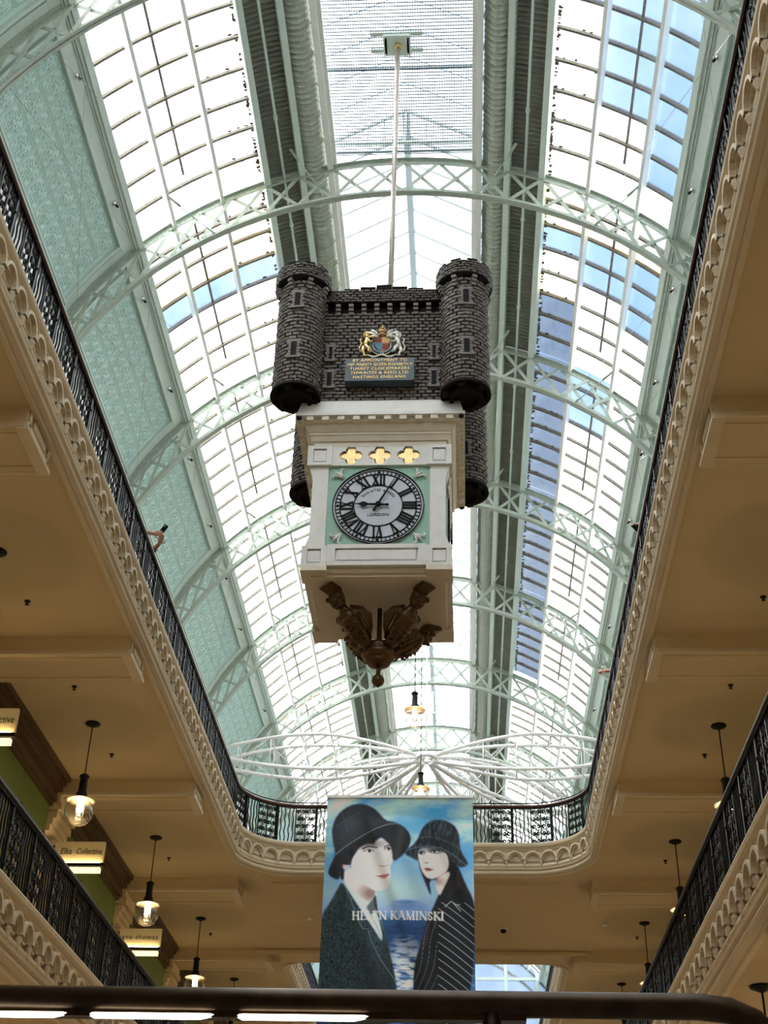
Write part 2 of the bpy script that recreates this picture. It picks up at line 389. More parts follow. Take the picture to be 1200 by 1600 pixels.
mb = MB(); mb.tube([(0, 0, -.06), (0, 0, .05)], .007, 5); BRK = shared('rail_bracket', mb, iron)
def open_path(V, y0a, y0b):
    """right side from y0a up, round the far end, back along the left to y0b"""
    P = void_path(**V); k = 22; far = P[:k]
    return [((V['x1'], y0a), (-1, 0))]+far+[((V['x0'], y0b), (1, 0))]
def plen(P): return walk(P, False)[1]
P = open_path(V1, 6.4, 6.4); railing(P, ZF, 0, plen(P), 'iron_railing', 'black scrollwork railing with mahogany handrail around the upper gallery void above the white arcaded fascia', None)
P = [((V2['x1'], 56), (-1, 0)), ((V2['x1'], 36), (-1, 0))]
railing(P, ZF, 0, 20, 'iron_railing', 'far black railing on the right side of the second void, beyond the banner', None)
P = [((V2['x0'], 36), (1, 0)), ((V2['x0'], 56), (1, 0))]
railing(P, ZF, 0, 20, 'iron_railing', 'far black railing on the left side of the second void, left of the banner foot', None)
P = [((VL, 8.0), (1, 0)), ((VL, 26.6), (1, 0))]
railing(P, 4.33, 0, plen(P), 'iron_railing', 'black scrollwork railing of the lower gallery at lower left, in front of the shop signs', None, top_m=iron)
P = [((VR, 26.6), (-1, 0)), ((VR, 8.0), (-1, 0))]
railing(P, 4.33, 0, plen(P), 'iron_railing', 'black scrollwork railing of the lower gallery at lower right, below the row of hanging lamps', None, top_m=iron)

# ------------------------------------------------------------------ ceiling beams with end panels
def beam(x0, x1, y0, y1, zt, zb, end):
    """deep beam under a gallery ceiling; end = +1/-1 for the moulded end facing the void"""
    mb = MB(); mb.box(x0, x1, y0, y1, zb, zt); T = obj('ceiling_beam', mb, ceilm, kind='structure')
    for y, s in ((y0, -1), (y1, 1)):
        mb = MB(); mb.box(x0, x1, min(y, y+s*.035), max(y, y+s*.035), zb-.005, zb+.045); mb.box(x0, x1, min(y, y+s*.018), max(y, y+s*.018), zb+.045, zb+.07); obj('beam_moulding', mb, moulding, T)
    mb = MB(); mb.box(x0, x1, y0+.1, y0+.13, zb-.012, zb); mb.box(x0, x1, y1-.13, y1-.1, zb-.012, zb); obj('soffit_bead', mb, ceilm, T)
    xe = x1 if end > 0 else x0; a = lambda t: (xe+end*t)
    mb = MB()
    for t0, t1, h0, h1 in ((-.1, .05, zb-.03, zb+.02), (-.08, .035, zb+.02, zb+.05)):
        mb.box(min(a(t0), a(t1)), max(a(t0), a(t1)), y0-.03, y1+.03, h0, h1)
    for (ya, yb, za, zb_) in ((y0, y1, zt-.05, zt-.01), (y0, y1, zb+.06, zb+.09), (y0+.04, y0+.10, zb+.06, zt-.02), (y1-.10, y1-.04, zb+.06, zt-.02), (y0+.2, y1-.2, zb+.12, zt-.08)):
        mb.box(min(xe, a(.03)), max(xe, a(.03)), ya, yb, za, zb_)
    obj('beam_end', mb, moulding, T); return T
for k in range(-1, 8):
    yc = 12.12+BAY*k
    if 29.8 < yc < 33: continue
    for (x0, x1, e) in ((WL, VL-.13, 1), (VR+.13, WR, -1)): beam(x0, x1, yc-.44, yc+.44, 9.41, 9.10, e)
    if k < 3:
        for (x0, x1, e) in ((WL, VL-.13, 1), (VR+.13, WR, -1)): beam(x0, x1, yc-.44, yc+.44, 3.71, 3.40, e)
mb = MB(); mb.box(VL-.4, VR+.4, 33.85, 34.7, 9.30, 9.41); mb.box(VL-.4, VR+.4, 33.80, 33.86, 9.27, 9.36); obj('ceiling_beam', mb, ceilm, kind='structure')
mb = MB(); mb.box(VL+.6, VR-.6, 28.55, 29.4, 9.35, 9.41); obj('ceiling_beam', mb, ceilm, kind='structure')

# ------------------------------------------------------------------ shopfronts on the upper gallery
fill_glow = mat('added_fill_glow', (.8, .7, .5), .4, emit=(1., .72, .38), estr=.50)  # emissive fill, added mostly out of view to warm the gallery ceilings
for s, xw in ((1, WL), (-1, WR)):
    for k in range(-1, 6):
        yc = 12.12+BAY*k; xa, xb = sorted((xw+s*.0, xw+s*.06)); mb = MB(); mb.box(xa, xb, yc+.8, yc+BAY-.8, -.9, 2.2); obj('added_glow_pane', mb, fill_glow, kind='structure')  # unseen ground-floor glow panes, added to light the lower gallery ceiling
for s, xw in ((1, WL), (-1, WR)):
    for k in range(-1, 6):
        yc = 12.12+BAY*k; ya, yb = yc+.55, yc+BAY-.55
        bx = lambda d0, d1: (min(xw+s*d0, xw+s*d1), max(xw+s*d0, xw+s*d1))
        mb = MB(); mb.box(*bx(0, .10), ya, yb, 4.33, 8.98); S = obj('shop_front', mb, green_w, kind='structure')
        mb = MB()
        for d, z0_, z1_ in ((.16, 8.86, 8.94), (.22, 8.94, 9.04), (.20, 9.04, 9.12), (.30, 9.12, 9.22), (.36, 9.22, 9.30), (.42, 9.30, 9.395)): mb.box(*bx(0, d), ya-.02, yb+.02, z0_, z1_)
        obj('wooden_cornice', mb, brown_w, S)
        mb = MB(); mb.box(*bx(0, .14), ya+.15, yb-.15, 6.9, 7.0); mb.box(*bx(0, .14), ya+.15, yb-.15, 4.4, 4.8)
        pn = MB(); pn.box(*bx(.10, .12), ya+.2, yb-.2, 4.8, 6.9); obj('added_glow_pane', pn, fill_glow, S)  # added glow pane inside the frame, throws warm light up to the ceiling
        for y in (ya+.15, ya+1.5, yb-1.5, yb-.15): mb.box(*bx(0, .14), y-.05, y+.05, 4.4, 8.3)
        obj('shop_frame', mb, brown_w, S)
        mb = MB(); mb.box(*bx(0, .12), ya-1.1+.52, ya-.02, 4.33, 8.5)
        for i, (d, h) in enumerate(((.16, 8.40), (.20, 8.52), (.26, 8.64), (.32, 8.80), (.28, 8.95))): mb.box(*bx(0, d), ya-1.06, ya-.04, h, h+(.12 if i < 4 else .14))
        obj('pilaster', mb, plaster, S)
# ------------------------------------------------------------------ vaulted roof
ZC, RT = 14.21, 7.08           # centre height and radius of the truss top chords
ZB, RB = 13.47, 6.95
def arc(r, a, y, zc=ZC): return (XC+r*math.sin(R(a)), y, zc+r*math.cos(R(a)))
KB0, KB1 = -4, 11              # bays
def chord_mesh(r, zc, w_, h, lip):
    mb = MB(); n = 46; A = [-80+160*i/n for i in range(n+1)]
    for (r0, r1, y0, y1) in ((r-h, r, -.012, .012), (r-.012 if lip > 0 else r-h, r if lip > 0 else r-h+.012, -w_/2, w_/2)):
        vs = []
        for a in A:
            for rr_, yy in ((r0, y0), (r0, y1), (r1, y1), (r1, y0)):
                vs.append((rr_*math.sin(R(a)), yy, zc-ZC+rr_*math.cos(R(a))))
        mb.add(vs, [(i*4+j, i*4+(j+1) % 4, i*4+4+(j+1) % 4, i*4+4+j) for i in range(n) for j in range(4)])
    for i in range(0, n*3):
        a = -66+132*i/(n*3); rr_ = r-h*.5
        mb.cbox((rr_*math.sin(R(a)), -.016, zc-ZC+rr_*math.cos(R(a))), (.011, 0, 0), (0, .008, 0), (0, 0, .011))
    return shared('chord', mb, sage)
TOPC, BOTC = chord_mesh(RT, ZC, .16, .13, 1), chord_mesh(RB, ZB, .14, .12, -1)
LAT = []
na = 22; AA = [-66+132*i/na for i in range(na+1)]
def lat_node(a, top):
    t = (RT-.07)*math.sin(R(a)), ZC+(RT-.07)*math.cos(R(a))
    if top: return Vector((t[0], 0, t[1]-ZC))
    d = 1.0   # follow the radial line to the lower chord
    x = (RB-.06)*math.sin(R(a)); return Vector((x, 0, ZB+(RB-.06)*math.cos(R(a))-ZC))
for i in range(na):
    for s in (0, 1):
        p = lat_node(AA[i+s], True); q = lat_node(AA[i+1-s], False); mb = MB()
        off = Vector((0, -.02 if s else .02, 0)); mb.bar(p+off, q+off, .012, .075, up=(q-p).cross(Vector((0, 1, 0))))
        for t in (.06, .5, .94):
            c = p.lerp(q, t)+off; mb.cbox(c+Vector((0, -.012, 0)), (.012, 0, 0), (0, .008, 0), (0, 0, .012))
        LAT.append(shared('lattice_bar', mb, sage))
mb = MB(); mb.box(-.14, .14, -.05, .05, -.05, .05); NODE = shared('truss_plate', mb, sage)
ordn = ['nearest', 'second', 'third', 'fourth', 'fifth', 'sixth', 'seventh', 'eighth', 'ninth', 'tenth', 'eleventh', 'twelfth']
for k in range(KB0, KB1+1):
    y = T0+BAY*k
    lab = 'sage green lattice roof truss, %s' % ('cut by the top edge, in front of the clock' if k == 0 else 'the large one arching just behind the castle clock' if k == 1 else
          '%s one beyond the castle clock' % ordn[k-1] if k > 1 else 'over the near end of the hall, %s behind the viewer' % ordn[-k-1])
    T = thing('roof_truss', (XC, y, ZC), lab, 'truss', 'roof trusses along the vault')
    inst('top_chord', TOPC, T, (XC, y, ZC)); inst('bottom_chord', BOTC, T, (XC, y, ZC))
    if -1 <= k <= 8:
        for me in LAT: inst('lattice_bar', me, T, (XC, y, ZC))
    else:
        inst('lattice_bar', LAT[0], T, (XC, y, ZC))

# windows (glazed roof bays); everything in a bay is built about (XC, y0, ZC)
A1, A2 = 23.6, 48.2; PUR = [23.6, 31.9, 41.2, 48.2]; RG = RT+.16; NP = 8
def curved(mb, r0, r1, a0, a1, y0, y1, n=3):
    vs = []
    for i in range(n+1):
        a = a0+(a1-a0)*i/n
        for rr_, yy in ((r0, y0), (r0, y1), (r1, y1), (r1, y0)): vs.append((rr_*math.sin(R(a)), yy, rr_*math.cos(R(a))))
    mb.add(vs, [(i*4+j, i*4+(j+1) % 4, i*4+4+(j+1) % 4, i*4+4+j) for i in range(n) for j in range(4)]+[(3, 2, 1, 0), (n*4, n*4+1, n*4+2, n*4+3)])
    return mb
def pane_sheet(mb, r, a0, a1, y0, y1, n=3):
    vs = []
    for i in range(n+1):
        a = a0+(a1-a0)*i/n; vs += [(r*math.sin(R(a)), y0, r*math.cos(R(a))), (r*math.sin(R(a)), y1, r*math.cos(R(a)))]
    return mb.add(vs, [(2*i, 2*i+1, 2*i+3, 2*i+2) for i in range(n)], True)
pw = BAY/NP
PANE = {}
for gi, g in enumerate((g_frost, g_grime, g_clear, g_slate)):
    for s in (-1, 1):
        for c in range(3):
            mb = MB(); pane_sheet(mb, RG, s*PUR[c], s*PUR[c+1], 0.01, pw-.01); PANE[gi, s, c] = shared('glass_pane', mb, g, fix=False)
BARS, PURL, FARG = {}, {}, {}
for s in (-1, 1):
    mb = MB(); curved(mb, RG-.07, RG+.03, s*A1, s*A2, -.026, .026, 8); BARS[s] = shared('glazing_bar', mb, bar_m)
    for i, a in enumerate(PUR):
        mb = MB(); wd = (.52, .30, .30, .52)[i]; curved(mb, RT-.10, RT+.09, s*(a-wd), s*(a+wd), 0, BAY, 1); PURL[s, i] = shared('purlin', mb, whitep if i in (1, 2) else sage_l)
    mb = MB(); curved(mb, RG-.03, RG-.012, s*36.7, s*37.1, .25, BAY-.9, 1); PURL[s, 9] = shared('flat_bar', mb, mat('weathered_bar', (.22, .195, .165), .8, var=.3, vscale=10.))
    mb = MB()
    for p in range(NP):
        for c in range(3): pane_sheet(mb, RG, s*PUR[c], s*PUR[c+1], p*pw+.01, (p+1)*pw-.01)
    FARG[s] = shared('glazing', mb, g_frost, fix=False)
# pane tone by place, bluer and darker mostly on the right slope: (bay, side) -> function(pane row from the near end, column 0 = next to the ridge)
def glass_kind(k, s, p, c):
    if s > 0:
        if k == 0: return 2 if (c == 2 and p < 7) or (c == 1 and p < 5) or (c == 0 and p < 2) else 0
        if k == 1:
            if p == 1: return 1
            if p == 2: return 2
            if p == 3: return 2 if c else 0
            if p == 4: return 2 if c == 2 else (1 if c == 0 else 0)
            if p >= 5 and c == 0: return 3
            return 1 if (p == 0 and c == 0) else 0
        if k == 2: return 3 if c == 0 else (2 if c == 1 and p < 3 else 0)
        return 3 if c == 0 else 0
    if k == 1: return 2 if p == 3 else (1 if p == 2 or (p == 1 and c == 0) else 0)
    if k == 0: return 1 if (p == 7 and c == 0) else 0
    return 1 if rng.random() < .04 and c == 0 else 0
def jitter_mesh(name, s):
    """ragged lead and putty along the glazing edges"""
    mb = MB()
    for p in range(1, NP):
        for j in range(10):
            if rng.random() < .62: continue
            a = s*(24.2+j*.75+rng.random()*.6); l = .02+.05*rng.random(); r = RG-.012
            mb.cbox((r*math.sin(R(a)), p*pw+(.03+l*.5)*(1 if rng.random() < .5 else -1), r*math.cos(R(a))), (.02+.02*rng.random(), 0, -.01*s), (0, l*.32, 0), (.002, 0, .004))
    for j in range(110):
        y = rng.random()*BAY; a = s*(24.1+rng.random()*.5*rng.random()); r = RG-.012
        mb.cbox((r*math.sin(R(a)), y, r*math.cos(R(a))), (.008+.03*rng.random(), 0, -.006*s), (0, .012+.025*rng.random(), 0), (.002, 0, .004))
    return shared('flaking_putty', mb, mat('old_putty', (.05, .04, .025), .9, spec=.1))
PUT = {s: jitter_mesh('p', s) for s in (-1, 1)}
wn = 0
for k in range(KB0, KB1):
    y0 = T0+BAY*k
    for s in (-1, 1):
        wn += 1; W = thing('window_%d' % wn, (XC, y0, ZC), None, None, kind='structure'); o = (XC, y0, ZC)
        for i in range(4): inst('purlin', PURL[s, i], W, o)
        inst('flat_bar', PURL[s, 9], W, o)
        for p in range(1, NP): inst('glazing_bar', BARS[s], W, (XC, y0+p*pw, ZC))
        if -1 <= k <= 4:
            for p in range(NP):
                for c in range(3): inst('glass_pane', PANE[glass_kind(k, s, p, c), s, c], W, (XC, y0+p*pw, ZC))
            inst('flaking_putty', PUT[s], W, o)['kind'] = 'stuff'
        else: inst('glazing', FARG[s], W, o)['kind'] = 'stuff'
# corrugated strips, bullnose, ribs and pipes
def corr_sheet(s, a0, a1, bulge, pitch, amp, m, name):
    mb = MB(); ny = int(BAY/pitch*6); na_ = 6; vs = []
    for i in range(na_+1):
        t = i/na_; a = R(s*(a0+(a1-a0)*t))
        for j in range(ny+1):
            y = BAY*j/ny; r = RT+.06+amp*math.sin(2*pi*y/pitch)+(-bulge*math.sin(pi*t)+t*bulge*.35 if bulge else 0)
            vs.append((r*math.sin(a), y, r*math.cos(a)))
    mb.add(vs, [(i*(ny+1)+j, i*(ny+1)+j+1, (i+1)*(ny+1)+j+1, (i+1)*(ny+1)+j) for i in range(na_) for j in range(ny)], False)
    return shared(name, mb, m, fix=False)
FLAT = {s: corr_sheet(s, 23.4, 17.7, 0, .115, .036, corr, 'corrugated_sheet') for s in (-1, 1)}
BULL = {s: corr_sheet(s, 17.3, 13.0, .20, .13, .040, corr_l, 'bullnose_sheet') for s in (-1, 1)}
RIB, PIPE, EDGE, BEAMF, LSIDE = {}, {}, {}, {}, {}
for s in (-1, 1):
    mb = MB(); curved(mb, RT-.10, RT+.10, s*17.0, s*18.0, 0, BAY, 1); RIB[s] = shared('rib', mb, sage_l)
    mb = MB(); a = R(s*20.6); x, z = (RT-.06)*math.sin(a), (RT-.06)*math.cos(a); mb.tube([(x, 0, z), (x, BAY, z)], .028, 6)
    for y in (1.2, 3.9): mb.tube([(x, y, z), (x, y+.09, z)], .045, 6)
    PIPE[s] = shared('sprinkler_pipe', mb, sage_l)
    mb = MB(); x = RT*math.sin(R(s*13.0)); z = RT*math.cos(R(13.0)); mb.box(min(x, x-s*.12), max(x, x-s*.12), 0, BAY, z-.08, z+.12); mb.box(min(x-s*.12, x-s*.2), max(x-s*.12, x-s*.2), .05, BAY-.05, z+.02, z+.08); EDGE[s] = shared('lantern_kerb', mb, whitep)
# lantern (raised gabled skylight along the ridge)
XL = RT*math.sin(R(13.0)); ZL = RT*math.cos(R(13.0)); ZE, ZR = ZL+.75, ZL+1.75
for s in (-1, 1):
    mb = MB(); x = s*XL
    for i in range(6):
        z = ZL+.06+i*.115; mb.add([(x-s*.05, 0, z), (x-s*.05, BAY, z), (x+s*.03, BAY, z+.15), (x+s*.03, 0, z+.15)], [(0, 1, 2, 3)])
    for i in range(NP+1): mb.box(x-.03, x+.03, i*pw-.02, i*pw+.02, ZL, ZE)
    mb.box(x-.05, x+.05, 0, BAY, ZE-.04, ZE+.06); LSIDE[s] = shared('lantern_louvre', mb, whitep, fix=False)
mb = MB()
for s in (-1, 1): mb.add([(s*XL, 0.015, ZE+.03), (s*XL, pw-.015, ZE+.03), (0, pw-.015, ZR+.03), (0, .015, ZR+.03)], [(0, 1, 2, 3)])
LP1 = {}
for s in (-1, 1):
    mb = MB(); mb.add([(s*XL, 0.015, ZE+.03), (s*XL, pw-.015, ZE+.03), (0, pw-.015, ZR+.03), (0, .015, ZR+.03)], [(0, 1, 2, 3)]); LP1[s] = shared('glass_pane', mb, g_frost, fix=False)
mb = MB()
for s in (-1, 1): mb.bar((s*XL, 0, ZE), (0, 0, ZR), .045, .07, up=(0, 0, 1))
RAF = shared('rafter', mb, mat('rafter_paint', (.34, .40, .42), .5))
mb = MB(); mb.box(-.065, .065, 0, BAY, ZR-.10, ZR+.04); RIDGE = shared('ridge_beam', mb, MATS['rafter_paint'])
mb = MB()
for yy in (.02,):
    mb.bar((-XL, yy, ZE), (XL, yy, ZE), .05, .06); mb.bar((0, yy, ZE), (0, yy, ZR), .05, .05)
    for s in (-1, 1):
        mb.bar((s*XL*.5, yy, ZE), (s*XL*.5, yy, ZE+.5), .03, .03); mb.bar((s*XL*.28, yy, ZE), (s*XL*.28, yy, ZE+.72), .03, .03)
TIE = shared('lantern_frame', mb, sage_l)
# safety mesh under the near lanterns, geometry
mb = MB()
for i in range(67): x = -XL+.03+(2*XL-.06)*i/66; mb.box(x-.006, x+.006, 0.05, BAY-.05, ZL+.30, ZL+.306)
for j in range(74): y = .06+(BAY-.12)*j/73; mb.box(-XL+.02, XL-.02, y-.010, y+.010, ZL+.306, ZL+.318)
for y in (.1, 1.7, 3.4, BAY-.1): mb.box(-XL, XL, y-.02, y+.02, ZL+.318, ZL+.36)
MESHG = shared('safety_mesh', mb, mat('galvanised_mesh', (.20, .25, .28), .5), fix=False)
for k in range(KB0, KB1):
    y0 = T0+BAY*k; o = (XC, y0, ZC); wn += 1; W = thing('window_%d' % wn, (XC, y0, ZC), None, None, kind='structure')
    inst('lantern_frame', TIE, W, o)
    if k not in (-1, 0): inst('ridge_beam', RIDGE, W, o)
    for s in (-1, 1):
        inst('lantern_louvre', LSIDE[s], W, o); inst('lantern_kerb', EDGE[s], W, o)
        for p in range(NP): inst('glass_pane', LP1[s], W, (XC, y0+p*pw, ZC))
    for p in range(NP if k not in (-1, 0) else 0): inst('rafter', RAF, W, (XC, y0+p*pw, ZC))
    if k in (-1, 0): inst('safety_mesh', MESHG, W, o)['kind'] = 'stuff'
    C = thing('ceiling', (XC, y0, ZC), None, None, kind='structure')
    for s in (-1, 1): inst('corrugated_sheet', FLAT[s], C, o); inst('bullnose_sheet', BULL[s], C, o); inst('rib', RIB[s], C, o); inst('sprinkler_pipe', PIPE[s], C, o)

# pressed tin panels below the glass
def tile_mesh():
    mb = MB(); h = .262; b = .014
    mb.add([(-h, -h, 0), (h, -h, 0), (h, h, 0), (-h, h, 0)], [(0, 1, 2, 3)])
    for q in (h-.010, h-.034):
        for (x0, x1, y0, y1) in ((-q, q, -q-.006, -q+.006), (-q, q, q-.006, q+.006), (-q-.006, -q+.006, -q, q), (q-.006, q+.006, -q, q)): mb.box(x0, x1, y0, y1, 0, .018)
    mb.lathe([(.05, 0), (.045, .016), (.02, .02), (.015, .03), (.001, .032)], (0, 0, 0), 8)
    for i in range(8):
        a = pi*i/4; mb.tube([(.05*math.cos(a), .05*math.sin(a), .005), (.085*math.cos(a+.25), .085*math.sin(a+.25), .012), (.12*math.cos(a), .12*math.sin(a), .005)], [.012, .016, .006], 4, smooth=False)
    for i in range(4):
        for sg in (-1, 1):
            a = pi/4+i*pi/2; c = (.175*math.cos(a+sg*.42), .175*math.sin(a+sg*.42))
            mb.tube([(c[0]+.062*(1-.75*t)*math.cos(a+pi+sg*5.6*t), c[1]+.062*(1-.75*t)*math.sin(a+pi+sg*5.6*t), .008) for t in [j/11 for j in range(12)]], [.011]*10+[.014, .016], 4, smooth=False)
        a = i*pi/2; mb.tube([(.14*math.cos(a), .14*math.sin(a), .005), (.18*math.cos(a), .18*math.sin(a), .014), (.22*math.cos(a), .22*math.sin(a), .005)], [.006, .02, .005], 4, smooth=False)
        a = pi/4+i*pi/2; mb.lathe([(.022, 0), (.015, .014), (.001, .016)], (.29*math.cos(a), .29*math.sin(a), 0), 6)
    return shared('tin_tile', mb, tin)
TILE = tile_mesh()
TA = [54.0, 58.3, 62.6]; RTI = RT+.02
FR = {}
for s in (-1, 1):
    mb = MB(); curved(mb, RTI+.03, RTI+.06, s*51.4, s*66.0, 0, BAY, 6); FR[s, 'tin_backing'] = shared('tin_backing', mb, tin)
    mb = MB()
    for (a, b, d) in ((51.4, 51.8, .06), (65.1, 65.5, .06), (66.1, 67.0, .10)): curved(mb, RTI-d, RTI+.05, s*a, s*b, .32 if d < .1 else 0, BAY-.32 if d < .1 else BAY, 1)
    FR[s, 'panel_moulding'] = shared('panel_moulding', mb, sage_l)
    mb = MB()
    for y in (.30, BAY-.36): curved(mb, RTI-.05, RTI+.05, s*51.4, s*65.4, y, y+.06, 6)
    for y in (.0, BAY-.24): curved(mb, RTI-.015, RTI+.05, s*48.7, s*66, y, y+.24, 6)
    FR[s, 'panel_border'] = shared('panel_border', mb, sage_l)
    mb = MB(); curved(mb, RTI-.02, RTI+.08, s*48.6, s*51.5, 0, BAY, 1); curved(mb, RTI-.08, RTI, s*48.6, s*49.2, 0, BAY, 1); curved(mb, RTI-.05, RTI, s*49.3, s*49.5, 0, BAY, 1); FR[s, 'eaves_beam'] = shared('eaves_beam', mb, sage_l)
for k in range(KB0, KB1):
    y0 = T0+BAY*k; o = (XC, y0, ZC); C = thing('ceiling', o, None, None, kind='structure')
    for s in (-1, 1):
        for nm in ('tin_backing', 'panel_moulding', 'panel_border', 'eaves_beam'): inst(nm, FR[s, nm], C, o)
        if -1 <= k <= 5:
            for a in TA:
                for j in range(9):
                    p = arc(RTI+.025, s*a, y0+.44+.5185*(j+.5))
                    inst('tin_tile', TILE, C, p, (pi, 0, 0) if False else (pi, s*R(a)*1.0, 0))
# spotlights along the eaves beams
mb = MB(); mb.lathe([(.0001, -.03), (.055, -.03), (.06, 0), (.05, .01)], (0, 0, 0), 12); SPB = shared('mounting_plate', mb, chrome)
mb = MB(); mb.tube([(0, 0, -.02), (.0, .0, -.07)], .012, 6); mb.lathe([(.0001, .03), (.02, .03), (.028, -.01), (.024, -.03), (.0001, -.026)], (0, .0, -.08), 10); SPH = shared('lamp_head', mb, black_s)
for s, nm in ((-1, 'left'), (1, 'right')):
    i = 0
    for k in range(-1, 5):
        for dy in (1.28, 4.2):
            y = T0+BAY*k+dy; i += 1
            if k < 0 and dy < 2: continue
            p = arc(RTI-.025, s*50.4, y); T = thing('spotlight', p, 'small chrome spotlight on the %s green eaves beam, %s from the near end' % (nm, ordn[i-2] if i > 1 else 'nearest'), 'spotlight', 'spotlights on the eaves beams')
            inst('mounting_plate', SPB, T, p, (0, s*R(50.4), 0)); inst('lamp_head', SPH, T, p, (0.3, s*R(50.4), 0))
# glazed end wall of the vault
wn += 1; W = thing('window_%d' % wn, (XC, 74, ZC), None, None, kind='structure')
mb = MB(); mb.box(XC-7.3, XC+7.3, 73.96, 73.98, 10, 22); obj('glazing', mb, g_frost, W)
mb = MB()
for z in range(11, 22): mb.box(XC-7.3, XC+7.3, 73.8, 73.95, z-.08, z+.08)
for i in range(-4, 5): mb.box(XC+i*1.7-.09, XC+i*1.7+.09, 73.78, 73.94, 10, 22)
obj('mullion', mb, sage_l, W)
mb = MB(); mb.box(-9, 7, 74.0, 74.2, -1.4, 10.1); obj('wall_far', mb, plaster, kind='structure')
# outer roof slope beside the vault, keeps daylight from leaking in below the springing
for s in (-1, 1):
    mb = MB(); curved(mb, RT+.14, RT+.3, s*48.8, s*68.5, -12, 76, 6); mb.v = [(XC+x, y, ZC+z) for x, y, z in mb.v]
    obj('ceiling', mb, lead, kind='structure')
# ------------------------------------------------------------------ the hanging castle clock
CX, CY = -1.075, 15.62
def blocks(mb, x0, x1, z0, z1, y, fn, rh=.062, bl=.115, skip=None, wrap=False):
    """individual stone blocks of a wall face; fn(u, z, d) -> point, d = proud depth"""
    nr = max(1, round((z1-z0)/rh)); rh = (z1-z0)/nr
    for i in range(nr):
        nb = max(1, round((x1-x0)/bl)); b = (x1-x0)/nb; sh = (i % 2)*.5
        for j in range(-1 if not wrap else 0, nb+1 if not wrap else nb):
            a0 = x0+(j+sh)*b; a1 = a0+b
            a0 += (rng.random()-.5)*.022; a1 += (rng.random()-.5)*.022
            if not wrap: a0 = max(a0, x0); a1 = min(a1, x1)
            if a1-a0 < .03: continue
            g = .005; za, zb = z0+i*rh+g, z0+(i+1)*rh-g; d = .008+.012*rng.random(); e = .008
            A0, A1 = a0+g, a1-g
            v = [fn(A0, za, 0), fn(A1, za, 0), fn(A1, zb, 0), fn(A0, zb, 0), fn(A0+e, za+e, d), fn(A1-e, za+e, d), fn(A1-e, zb-e, d), fn(A0+e, zb-e, d)]
            mb.add(v, [(4, 5, 6, 7), (0, 1, 5, 4), (1, 2, 6, 5), (2, 3, 7, 6), (3, 0, 4, 7)])
CK = thing('hanging_clock', (CX, CY, 9.0), 'large hanging turret clock, dark stone castle over a cream dial case', 'clock')
# castle walls (inner mortar core + stones)
WX, WY = 1.06, 1.06; ZW0, ZW1 = 11.72, 13.56
mb = MB(); mb.box(CX-WX, CX+WX, CY-WY, CY+WY, ZW0, ZW1); CORE = obj('castle_keep', mb, stone_d, CK)
def wall_fn(side):
    if side == 0: return lambda u, z, d: (CX+u, CY-WY-d, z)
    if side == 1: return lambda u, z, d: (CX+WX+d, CY+u, z)
    if side == 2: return lambda u, z, d: (CX-u, CY+WY+d, z)
    return lambda u, z, d: (CX-WX-d, CY-u, z)
for sd in range(4):
    mb = MB(); blocks(mb, -.98, .98, ZW0, ZW1-.15, 0, wall_fn(sd)); o = obj('stone_courses', mb, stone, CORE, kind='stuff', fix=False)
    f = wall_fn(sd); mb = MB()
    q = lambda u0, u1, z0, z1, d0, d1: mb.loft([[f(u0, z0, d0), f(u1, z0, d0), f(u1, z1, d0), f(u0, z1, d0)], [f(u0, z0, d1), f(u1, z0, d1), f(u1, z1, d1), f(u0, z1, d1)]], smooth=False)
    q(-1.0, 1.0, 13.54, 13.78, -.1, .10)
    for i in range(9):
        u = -.96+i*.24; h = .035 if i % 2 == 0 else 0; h += (.07 if 3 <= i <= 5 else 0)
        if h: q(u-.115, u+.115, 13.78, 13.78+h, -.1, .10)
    P = obj('parapet', mb, stone_d, CORE)
    mb = MB(); blocks(mb, -1.0, 1.0, 13.545, 13.785, 0, lambda u, z, d: f(u, z, d+.10), rh=.05, bl=.10); obj('parapet_stones', mb, stone, CORE, kind='stuff', fix=False)
    for i in range(10):
        u = -.87+i*.193; mb = MB()
        for j, (d, za) in enumerate(((.09, 13.47), (.065, 13.41), (.04, 13.35))): q(u-.035, u+.035, za, za+.05, 0, d)
        obj('corbel', mb, stone_l, CORE)
# loopholes of the front wall
def loophole(fn, u, z, wd, ht, par, cross=False):
    mb = MB()
    L = lambda u0, u1, z0, z1, d0, d1: mb.loft([[fn(u0, z0, d0), fn(u1, z0, d0), fn(u1, z1, d0), fn(u0, z1, d0)], [fn(u0, z0, d1), fn(u1, z0, d1), fn(u1, z1, d1), fn(u0, z1, d1)]], smooth=False)
    n = 5; hh = ht/n
    for i in range(n):
        e = .03 if i % 2 == 0 else .012
        L(u-wd/2-.022-e, u-wd/2, z-ht/2+i*hh+.004, z-ht/2+(i+1)*hh-.004, 0, .04); L(u+wd/2, u+wd/2+.022+e, z-ht/2+i*hh+.004, z-ht/2+(i+1)*hh-.004, 0, .04)
    L(u-wd/2-.05, u+wd/2+.05, z+ht/2, z+ht/2+.045, 0, .042); L(u-wd/2-.055, u+wd/2+.055, z-ht/2-.035, z-ht/2, 0, .05)
    o = obj('loophole_surround', mb, stone_l, par)
    mb = MB(); m_ = 6
    P_ = [(u-wd/2, z-ht/2), (u+wd/2, z-ht/2)]+[(u+wd/2*math.cos(pi*i/m_), z+ht/2-wd/2+wd/2*math.sin(pi*i/m_)) for i in range(m_+1)] if not cross else [(u-wd*.3, z-ht/2), (u+wd*.3, z-ht/2), (u+wd*.3, z+ht/2), (u-wd*.3, z+ht/2)]
    mb.prism(P_, lambda a, b, d: fn(a, b, d), .0, .031); obj('loophole_slot', mb, blackp, par)
f0 = wall_fn(0)
